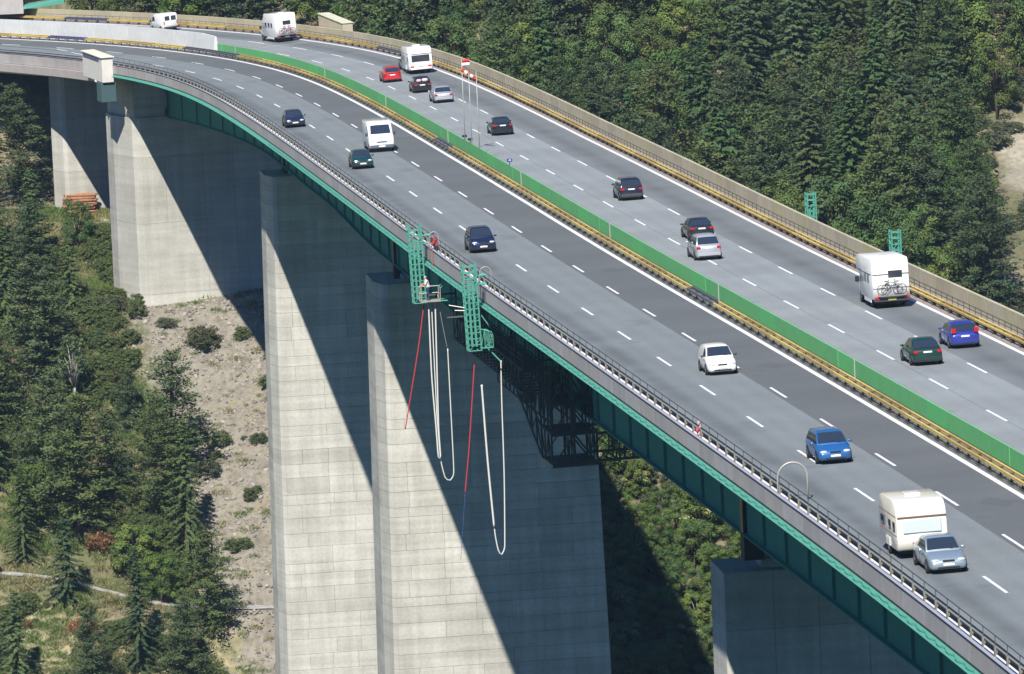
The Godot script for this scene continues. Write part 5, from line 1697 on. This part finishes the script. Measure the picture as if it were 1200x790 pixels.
func build_gantry() -> void:
	var t1 := tower(196.0, -6.0, -3.5, 2.45, "green lattice frame hooked over the parapet beside the people with the red rope", false)
	var t2 := tower(159.5, -6.2, -3.6, 2.55, "green lattice frame hooked over the parapet with a small cage at its foot", false)
	tower(196.7, 24.1, -1.6, 2.35, "green ladder-like frame behind the beige wall far from the motorhome", true)
	tower(160.5, 24.1, -1.6, 2.35, "green ladder-like frame behind the beige wall just above the alcove motorhome", true)
	# cage at the foot of the second frame
	var s := mb()
	var P := func(o: float, t: float, h: float) -> Vector3: return R(159.5 + t, o, h)
	for dt in [-0.5, 0.5]: lattice(s, P.call(-5.6, dt, -3.45), P.call(-4.75, dt, -3.45), P.call(-4.75, dt, -2.4), P.call(-5.6, dt, -2.1), 3, 0.07)
	bar(s, P.call(-5.5, 0.0, -1.1), P.call(-4.7, 0.0, -2.3), 0.08)
	for e in [-5.6, -5.2, -4.75]: bar(s, P.call(e, -0.5, -3.45), P.call(e, 0.5, -3.45), 0.07)
	build(s, "foot_cage", M.teal_steel, t2)
	s = mb()
	tube(s, [P.call(-5.1, 0.0, -3.5), P.call(-4.3, -0.5, -4.45)], 0.05, 6)
	build(s, "drain_pipe", M.teal_steel, t2)
	s = mb()
	tube(s, [P.call(-7.6, 0.6, -0.35), P.call(-5.9, 0.2, -0.75)], 0.035, 5)
	tube(s, [P.call(-7.2, 0.6, -0.75), P.call(-5.9, 0.2, -0.85)], 0.035, 5)
	build(s, "scaffold_poles", M.zinc, t2)
	# inspection gantry under the girder
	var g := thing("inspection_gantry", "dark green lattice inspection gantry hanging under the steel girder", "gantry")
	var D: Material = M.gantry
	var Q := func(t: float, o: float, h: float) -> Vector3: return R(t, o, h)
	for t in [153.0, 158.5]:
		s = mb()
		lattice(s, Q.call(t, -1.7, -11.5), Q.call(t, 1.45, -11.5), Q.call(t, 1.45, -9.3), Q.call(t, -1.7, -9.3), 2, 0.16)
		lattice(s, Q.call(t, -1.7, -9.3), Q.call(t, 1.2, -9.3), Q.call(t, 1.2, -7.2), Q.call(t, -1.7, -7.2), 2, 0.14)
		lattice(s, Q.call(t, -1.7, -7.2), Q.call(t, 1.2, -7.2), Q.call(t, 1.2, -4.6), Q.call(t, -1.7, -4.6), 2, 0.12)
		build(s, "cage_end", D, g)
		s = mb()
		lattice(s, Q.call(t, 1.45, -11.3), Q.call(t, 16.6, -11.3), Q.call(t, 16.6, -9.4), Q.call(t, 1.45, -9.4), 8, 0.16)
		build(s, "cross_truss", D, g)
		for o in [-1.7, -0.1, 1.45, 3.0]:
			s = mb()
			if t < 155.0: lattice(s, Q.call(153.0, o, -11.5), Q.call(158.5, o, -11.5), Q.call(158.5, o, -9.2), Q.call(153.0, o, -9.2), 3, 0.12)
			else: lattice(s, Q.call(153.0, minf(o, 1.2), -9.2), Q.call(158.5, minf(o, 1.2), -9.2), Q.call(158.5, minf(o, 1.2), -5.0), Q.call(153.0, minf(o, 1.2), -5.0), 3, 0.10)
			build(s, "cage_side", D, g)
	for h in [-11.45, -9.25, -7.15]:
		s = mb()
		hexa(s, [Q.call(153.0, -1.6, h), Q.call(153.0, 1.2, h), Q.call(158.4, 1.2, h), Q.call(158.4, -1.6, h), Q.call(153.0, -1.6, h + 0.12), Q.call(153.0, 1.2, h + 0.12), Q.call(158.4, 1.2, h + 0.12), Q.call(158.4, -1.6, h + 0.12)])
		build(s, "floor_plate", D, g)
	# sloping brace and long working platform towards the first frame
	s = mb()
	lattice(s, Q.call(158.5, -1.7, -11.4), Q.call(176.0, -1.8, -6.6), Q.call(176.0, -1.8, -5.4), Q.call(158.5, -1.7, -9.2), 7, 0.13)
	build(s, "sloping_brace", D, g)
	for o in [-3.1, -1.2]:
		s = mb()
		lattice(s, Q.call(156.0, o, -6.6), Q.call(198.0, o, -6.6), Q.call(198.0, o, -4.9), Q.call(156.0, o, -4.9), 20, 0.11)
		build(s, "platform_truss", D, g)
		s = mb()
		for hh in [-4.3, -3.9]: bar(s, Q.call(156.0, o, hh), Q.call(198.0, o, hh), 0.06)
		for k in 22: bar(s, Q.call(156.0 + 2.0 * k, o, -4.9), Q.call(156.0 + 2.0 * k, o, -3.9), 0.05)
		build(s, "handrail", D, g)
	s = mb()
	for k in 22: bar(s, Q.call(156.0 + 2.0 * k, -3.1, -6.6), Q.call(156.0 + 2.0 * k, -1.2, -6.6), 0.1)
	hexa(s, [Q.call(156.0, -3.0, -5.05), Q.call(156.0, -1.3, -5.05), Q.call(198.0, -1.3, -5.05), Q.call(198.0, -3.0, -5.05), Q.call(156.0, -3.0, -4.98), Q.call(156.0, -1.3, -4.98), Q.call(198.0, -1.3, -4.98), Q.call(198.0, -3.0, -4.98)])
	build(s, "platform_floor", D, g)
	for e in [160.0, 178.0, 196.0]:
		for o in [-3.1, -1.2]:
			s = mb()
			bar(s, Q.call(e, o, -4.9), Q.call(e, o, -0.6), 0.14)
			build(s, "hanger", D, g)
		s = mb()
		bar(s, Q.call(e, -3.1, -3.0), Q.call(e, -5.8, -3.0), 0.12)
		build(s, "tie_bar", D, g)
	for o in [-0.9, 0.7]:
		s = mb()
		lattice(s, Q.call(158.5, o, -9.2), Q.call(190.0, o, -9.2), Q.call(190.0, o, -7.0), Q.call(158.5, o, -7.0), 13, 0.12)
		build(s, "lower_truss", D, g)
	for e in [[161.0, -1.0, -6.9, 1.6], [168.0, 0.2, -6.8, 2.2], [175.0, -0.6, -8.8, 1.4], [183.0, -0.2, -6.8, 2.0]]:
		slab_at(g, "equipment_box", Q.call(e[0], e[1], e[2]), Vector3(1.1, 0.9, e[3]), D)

func slab_at(parent: Node3D, called: String, at: Vector3, size: Vector3, m: Material) -> void:
	var s := mb()
	bevel_box(s, Transform3D(Basis(Vector3.UP, 0.12), at), Vector3.ZERO, size, 0.04)
	build(s, called, m, parent)

func rope(called: String, label: String, pts: Array, t: float, r: float, m: Material) -> void:
	var s := mb(true)
	var c := Curve3D.new()
	for i in pts.size():
		var p := Vector3(pts[i][0], pts[i][1], 0)
		var a: Vector3 = Vector3(pts[maxi(i - 1, 0)][0], pts[maxi(i - 1, 0)][1], 0); var b: Vector3 = Vector3(pts[mini(i + 1, pts.size() - 1)][0], pts[mini(i + 1, pts.size() - 1)][1], 0)
		var d := (b - a).normalized()
		var l := minf((p - a).length() if i > 0 else 1e9, (b - p).length() if i < pts.size() - 1 else 1e9) * 0.3
		c.add_point(p, -d * l, d * l)
	c.bake_interval = 0.3
	var w := []
	for p in c.get_baked_points(): w.append(R(t, p.x, p.y))
	tube(s, w, r, 6)
	tag(build(s, called, m), label, "rope", "ropes hanging off the bridge")

func build_bungee() -> void:
	rope("bungee_cord", "thick grey-white double bungee cord hanging from the small platform", [[-6.12, -2.5], [-6.13, -8.0], [-5.99, -11.9], [-5.93, -13.9], [-5.83, -14.3], [-5.76, -13.8], [-5.8, -11.9], [-5.62, -2.55]], 187.0, 0.06, M.rope_white)
	rope("bungee_cord", "thin grey-white cord looping below the thick bungee cord", [[-5.88, -3.0], [-5.86, -11.9], [-5.73, -14.44], [-5.47, -15.74], [-5.1, -15.98], [-4.82, -15.48], [-4.80, -13.9], [-4.84, -6.2]], 187.2, 0.045, M.rope_white)
	rope("tether_line", "thin slanting grey line tied to the end of the looped cord", [[-5.41, -2.1], [-5.2, -4.0], [-4.86, -6.2]], 187.2, 0.02, M.zinc)
	rope("red_rope", "red rope slanting down from the small platform", [[-6.44, -2.65], [-7.05, -6.08], [-8.27, -11.88]], 187.0, 0.045, M.rope_red)
	rope("red_rope", "red rope with a thin blue tail hanging below the green cage", [[-6.0, -4.5], [-6.62, -10.18], [-7.08, -13.64]], 160.0, 0.045, M.rope_red)
	rope("blue_line", "thin blue line continuing below the red rope", [[-7.08, -13.64], [-7.6, -18.3]], 160.0, 0.016, M.rope_blue)
	rope("bungee_cord", "long grey-white bungee cord hanging in a deep narrow loop", [[-5.54, -6.17], [-5.36, -11.49], [-5.11, -16.65], [-4.93, -17.88], [-4.7, -18.2], [-4.46, -17.62], [-4.28, -12.79], [-4.21, -7.37], [-4.14, -4.5]], 160.0, 0.05, M.rope_white)
	rope("sheathed_cord", "thicker sheathed half of the long bungee cord", [[-5.58, -6.1], [-5.40, -11.49], [-5.16, -16.2]], 159.9, 0.075, M.rope_white)
	# small platform with a crew member
	var p := thing("jump_platform", "small steel jump platform under the bridge edge carrying the cords", "platform", upright(187.0, -6.0, -2.52))
	var s := mb()
	box(s, Transform3D.IDENTITY, Vector3(0, 0, 0), Vector3(1.5, 0.06, 1.2))
	build(s, "deck", M.zinc, p)
	s = mb()
	for e in [Vector3(-0.72, 0, 0.56), Vector3(0.72, 0, 0.56), Vector3(-0.72, 0, -0.56), Vector3(0.72, 0, -0.56)]: bar(s, e, e + Vector3(0, 1.0, 0), 0.05)
	for h in [0.5, 1.0]:
		bar(s, Vector3(-0.72, h, -0.56), Vector3(0.72, h, -0.56), 0.04)
		bar(s, Vector3(0.72, h, -0.56), Vector3(0.72, h, 0.56), 0.04)
	build(s, "guard_rail", M.zinc, p)
	s = mb()
	for e in [0.5, -0.5]:
		bar(s, Vector3(0.75, 0.0, e), Vector3(2.2, 0.0, e), 0.08)
		bar(s, Vector3(0.75, 0.95, e), Vector3(1.6, 2.0, e), 0.06)
	build(s, "bracket", M.teal_dark, p)
	person("person with a grey helmet, red and white jacket and blue trousers on the jump platform", upright(187.0, -6.1, -2.46), standing(0.16, 0.4), {skin = Color(0.45, 0.28, 0.2), top = Color(0.62, 0.60, 0.58), sleeve = Color(0.55, 0.04, 0.03), legs = Color(0.03, 0.05, 0.14), shoes = Color(0.05, 0.05, 0.05), helmet = Color(0.45, 0.46, 0.46)})
	person("person with a violet helmet and red jacket leaning on the parapet beside the green frame", upright(193.2, -4.62, 0.0), standing(0.22, 0.3), {skin = Color(0.42, 0.27, 0.2), top = Color(0.32, 0.05, 0.04), sleeve = Color(0.34, 0.07, 0.05), legs = Color(0.03, 0.03, 0.05), shoes = Color(0.03, 0.03, 0.03), helmet = Color(0.16, 0.12, 0.34)})
	person("person in dark clothes standing behind the parapet beside the green frame", upright(194.8, -4.62, 0.0), standing(0.1, 0.1), {skin = Color(0.42, 0.27, 0.2), top = Color(0.03, 0.03, 0.04), sleeve = Color(0.03, 0.03, 0.04), legs = Color(0.03, 0.03, 0.05), shoes = Color(0.03, 0.03, 0.03), helmet = Color(0.03, 0.03, 0.05)})
	s = mb()
	tube(s, [R(192.3, -5.1, 0.9), R(192.3, -5.12, 0.3), R(192.3, -5.14, -1.0)], 0.05, 4)
	tag(build(s, "lifting_strap", M.orange_strap), "orange-brown strap hanging over the parapet below the people", "strap")

func build_small_things() -> void:
	# white cabin on the near edge, beige one on the far edge
	var x := upright(473.4, -5.6, 0.0)
	var c := thing("equipment_cabin", "white box cabin on the bridge edge above the broad pier", "cabin", x)
	var s := mb()
	bevel_box(s, Transform3D.IDENTITY, Vector3(0, 0.35, 0), Vector3(1.3, 2.8, 9.4), 0.04)
	build(s, "wall", tri_mat(grain(131, lin(0.58, 0.56, 0.52), lin(0.70, 0.68, 0.64), 128, 0.5), Color(1, 1, 1), 6.0), c)
	slab(c, "roof", Vector3(0, 1.80, 0), Vector3(1.6, 0.12, 9.8), tri_mat(grain(133, lin(0.60, 0.58, 0.46), lin(0.72, 0.70, 0.58), 128, 0.0), Color(1, 1, 1), 4.0), 0.03)
	slab(c, "vent_strip", Vector3(-0.655, 1.38, -0.5), Vector3(0.06, 0.42, 7.6), M.blue_rail, 0.02)
	slab(c, "corbel", Vector3(0.1, -2.2, 3.2), Vector3(1.7, 2.2, 2.4), mat(lin(0.05, 0.10, 0.11), 0.7), 0.05)
	slab(c, "lamp_bracket", Vector3(-0.5, -1.15, 1.2), Vector3(0.4, 0.25, 0.6), M.white, 0.05)
	c = thing("equipment_cabin", "long beige concrete cabin rising behind the far wall", "cabin", upright(478.0, 23.6, 0.0))
	s = mb()
	hexa(s, [Vector3(-0.6, -0.6, 5.0), Vector3(0.6, -0.6, 5.0), Vector3(0.6, -0.6, -5.0), Vector3(-0.6, -0.6, -5.0), Vector3(-0.6, 2.0, 5.0), Vector3(0.6, 2.0, 5.0), Vector3(0.6, 2.35, -5.0), Vector3(-0.6, 2.35, -5.0)])
	build(s, "wall", M.far_wall[0], c)
	s = mb()
	hexa(s, [Vector3(-0.7, 2.01, 5.1), Vector3(0.7, 2.01, 5.1), Vector3(0.7, 2.36, -5.1), Vector3(-0.7, 2.36, -5.1), Vector3(-0.7, 2.09, 5.1), Vector3(0.7, 2.09, 5.1), Vector3(0.7, 2.44, -5.1), Vector3(-0.7, 2.44, -5.1)])
	build(s, "roof", tri_mat(grain(135, lin(0.52, 0.50, 0.36), lin(0.66, 0.64, 0.5), 128, 0.0), Color(1, 1, 1), 4.0), c)
	# pipe hoops over the guardrail
	for e in [[36.0, -4.58, -3.0, 2.05, "tall bent pipe hoop over the guardrail"], [160.5, -5.3, -4.5, 2.1, "thin pipe hoop beside the green frame with the cage"], [193.0, -5.2, -4.5, 2.0, "thin pipe hoop behind the leaning person"]]:
		s = mb(true)
		var pts := [R(e[0], e[1], -0.3)]
		var rad: float = (e[2] - e[1]) * 0.5
		for k in 13:
			var a := PI - PI * k / 12.0
			pts.append(R(e[0], (e[1] + e[2]) * 0.5 + cos(a) * rad, e[3] - rad + sin(a) * rad))
		pts.append(R(e[0], e[2], 0.02))
		tube(s, pts, 0.055 if e[0] < 100.0 else 0.03, 6)
		tag(build(s, "pipe_hoop", M.zinc), e[4], "hoop", "pipe hoops on the near edge")
	# red and white warning tape knotted on the near guardrail
	var w := thing("warning_tape", "bundle of red and white warning tape tied to the near guardrail", "tape", upright(63.4, -4.58, 0.55))
	for k in 4:
		s = mb(true)
		lump(s, Vector3([0.0, -0.08, 0.1, 0.02][k], 0.08 + 0.2 * k, [0.0, 0.06, -0.05, 0.02][k]), Vector3(0.11 - 0.01 * k, 0.15, 0.10), 7)
		build(s, "knot", mat(lin(0.55, 0.06, 0.08), 0.7) if k == 1 else mat(lin(0.66, 0.34, 0.36), 0.7), w)
	# flagpoles on the median
	var tops := [[292.6, 9.04, 8.3], [287.4, 9.04, 7.2], [281.6, 9.04, 7.75]]
	for i in 3:
		var e: Array = tops[i]
		var f := thing("flagpole", ["slim grey pole on the green screen carrying the red and white flag", "slim grey pole between the two taller poles on the green screen", "slim grey pole holding the free end of the red and white windsock"][i], "pole", upright(e[0], e[1], 0.0), "poles on the median")
		s = mb(true)
		tube(s, [Vector3(0, 0, 0), Vector3(0, e[2], 0)], 0.05, 6, 0.03)
		build(s, "mast", M.zinc, f)
		s = mb(true)
		lump(s, Vector3(0, e[2] + 0.03, 0), Vector3(0.06, 0.06, 0.06), 8)
		build(s, "finial", M.zinc, f)
	var fl := thing("flag", "small flag, red above white, at the top of the tallest pole", "flag", upright(292.6, 9.04, 7.6))
	for k in 2:
		s = mb(true)
		for i in 6:
			var a := i / 6.0 * 0.7; var b := (i + 1) / 6.0 * 0.7
			var y0 := 0.0 + 0.32 * (1 - k); var y1 := y0 + 0.32
			var za := 0.05 * sin(a * 9.0); var zb := 0.05 * sin(b * 9.0)
			hexa(s, [Vector3(a, y0, za), Vector3(b, y0, zb), Vector3(b, y0, zb - 0.01), Vector3(a, y0, za - 0.01), Vector3(a, y1, za), Vector3(b, y1, zb), Vector3(b, y1, zb - 0.01), Vector3(a, y1, za - 0.01)])
		build(s, "stripe", M.red if k == 0 else M.white, fl)
	var ws := thing("windsock", "drooping red and white striped windsock slung between the poles", "windsock", upright(292.6, 9.04, 7.3))
	var p0 := Vector3(0.05, 0.0, 0.0); var p1 := Vector3(1.05, -0.75, 1.2)
	for k in 5:
		s = mb(true)
		tube(s, [p0.lerp(p1, k / 5.0), p0.lerp(p1, (k + 1) / 5.0)], lerpf(0.17, 0.10, k / 5.0), 9, lerpf(0.17, 0.10, (k + 1) / 5.0))
		build(s, "stripe", M.red if k % 2 == 0 else M.white, ws)
	for e in [[292.9, "small dark floodlight on the green screen near the flag"], [288.6, "small dark floodlight on the green screen between the poles"]]:
		var l := thing("floodlight", e[1], "floodlight", upright(e[0], 9.04, 1.1), "floodlights by the poles")
		slab(l, "housing", Vector3(0, 0.32, 0), Vector3(0.42, 0.2, 0.24), M.black, 0.03)
		slab(l, "stem", Vector3(0, 0.11, 0), Vector3(0.06, 0.24, 0.06), M.black, 0.01)
	var sg := thing("road_sign", "small blue sign plate standing on the green screen", "sign", upright(259.9, 9.04, 0.85))
	slab(sg, "post", Vector3(0, 0.28, 0), Vector3(0.06, 0.56, 0.05), M.black, 0.01)
	slab(sg, "plate", Vector3(0, 0.68, 0.03), Vector3(0.46, 0.26, 0.03), mat(lin(0.03, 0.06, 0.26), 0.4), 0.005)
	slab(sg, "mark", Vector3(0.02, 0.69, 0.05), Vector3(0.2, 0.07, 0.02), M.white, 0.003)
	# log stack by the slim pier
	var r := RandomNumberGenerator.new()
	r.seed = 12
	var meshes := []
	for k in 3:
		s = mb(true)
		var pts := []
		for i in 5: pts.append(Vector3(-1.75 + 0.875 * i, r.randf_range(-0.03, 0.03), r.randf_range(-0.03, 0.03)))
		tube(s, pts, 0.15 + 0.02 * k, 8, 0.12 + 0.02 * k)
		s.generate_normals()
		meshes.append(s.commit())
	var base := G(-49.9, 838.6)
	for row in 8:
		for col in 6 - (1 if row > 4 else 0) - (2 if row > 6 else 0):
			var q := base + Vector3(r.randf_range(-0.35, 0.35), 0.18 + row * 0.30, (col + 0.5 * (row % 2)) * 0.32 - 0.9)
			var o := put(meshes[r.randi_range(0, 2)], "cut_log", M.wood)
			o.transform = Transform3D(Basis.from_euler(Vector3(r.randf() * TAU, r.randf_range(-0.12, 0.12), r.randf_range(-0.04, 0.06))), q)
			tag(o, "orange-brown cut log in the stack beside the slim viaduct pier", "log", "logs in the stack by the viaduct")
	# second bridge glimpsed beyond the far wall
	var b := thing("ramp_bridge", "end of a grey ramp bridge with a teal steel edge beyond the white barrier", "bridge")
	s = mb()
	hexa(s, [Vector3(-80, -22.4, -903), Vector3(-59.7, -22.6, -905), Vector3(-59.7, -22.6, -912), Vector3(-80, -22.4, -912), Vector3(-80, -19.4, -903), Vector3(-59.7, -19.6, -905), Vector3(-59.7, -19.6, -912), Vector3(-80, -19.4, -912)])
	build(s, "abutment", M.parapet[1], b)
	s = mb()
	hexa(s, [Vector3(-59.68, -21.4, -905.6), Vector3(-54.8, -21.0, -908), Vector3(-54.8, -21.0, -914), Vector3(-59.68, -21.4, -914), Vector3(-59.68, -20.0, -905.6), Vector3(-54.8, -19.6, -908), Vector3(-54.8, -19.6, -914), Vector3(-59.68, -20.0, -914)])
	build(s, "girder", M.black_rail, b)
	s = mb()
	hexa(s, [Vector3(-59.66, -22.0, -904.4), Vector3(-54.6, -21.7, -906.6), Vector3(-54.6, -21.7, -908), Vector3(-59.66, -22.0, -906), Vector3(-59.66, -21.75, -904.6), Vector3(-54.6, -21.1, -906.8), Vector3(-54.6, -21.1, -908), Vector3(-59.66, -21.5, -906)])
	build(s, "edge_plate", M.teal, b)

func _ready() -> void:
	# camera
	var cam := Camera3D.new()
	cam.name = "camera"
	add_child(cam)
	cam.keep_aspect = Camera3D.KEEP_HEIGHT
	cam.fov = rad_to_deg(2.0 * atan(395.0 / 8435.3))
	cam.near = 5.0
	cam.far = 4000.0
	cam.transform = Transform3D(Basis(Vector3.RIGHT, -0.13942) * Basis(Vector3.BACK, -0.04508), Vector3(0, 60.4433, 0))
	cam.current = true
	# sky and exposure
	var env := Environment.new()
	var sky := Sky.new()
	var sm := ProceduralSkyMaterial.new()
	sm.sky_top_color = Color(0.18, 0.40, 0.73)
	sm.sky_horizon_color = Color(0.48, 0.68, 0.83)
	sm.sky_curve = 0.18
	sm.ground_horizon_color = Color(0.20, 0.27, 0.26)
	sm.ground_bottom_color = Color(0.10, 0.14, 0.09)
	sm.sun_angle_max = 1.0
	sky.sky_material = sm
	env.background_mode = Environment.BG_SKY
	env.sky = sky
	env.background_energy_multiplier = 0.55
	env.tonemap_mode = Environment.TONE_MAPPER_LINEAR
	env.tonemap_exposure = 1.42
	env.sdfgi_enabled = true
	env.ssao_enabled = true
	env.ssil_enabled = true
	env.fog_enabled = true
	env.fog_density = 0.00005
	env.fog_light_color = Color(0.60, 0.72, 0.84)
	var we := WorldEnvironment.new()
	we.name = "world_environment"
	we.environment = env
	add_child(we)
	# sun: high, behind the camera's left shoulder
	var sun := DirectionalLight3D.new()
	sun.name = "sun"
	add_child(sun)
	sun.look_at_from_position(Vector3.ZERO, Vector3(0.154, -0.716, -0.680), Vector3.UP)
	sun.light_energy = 1.6
	sun.light_color = Color(1.0, 0.98, 0.935)
	sun.light_angular_distance = 0.5
	sun.shadow_enabled = true
	rng.seed = 20
	build_axis()
	make_materials()
	build_ground()
	build_road()
	build_bridge()
	build_piers()
	build_guardrails()
	build_median_screen()
	build_far_wall()
	build_vehicles()
	build_plants()
	build_gantry()
	build_bungee()
	build_small_things()
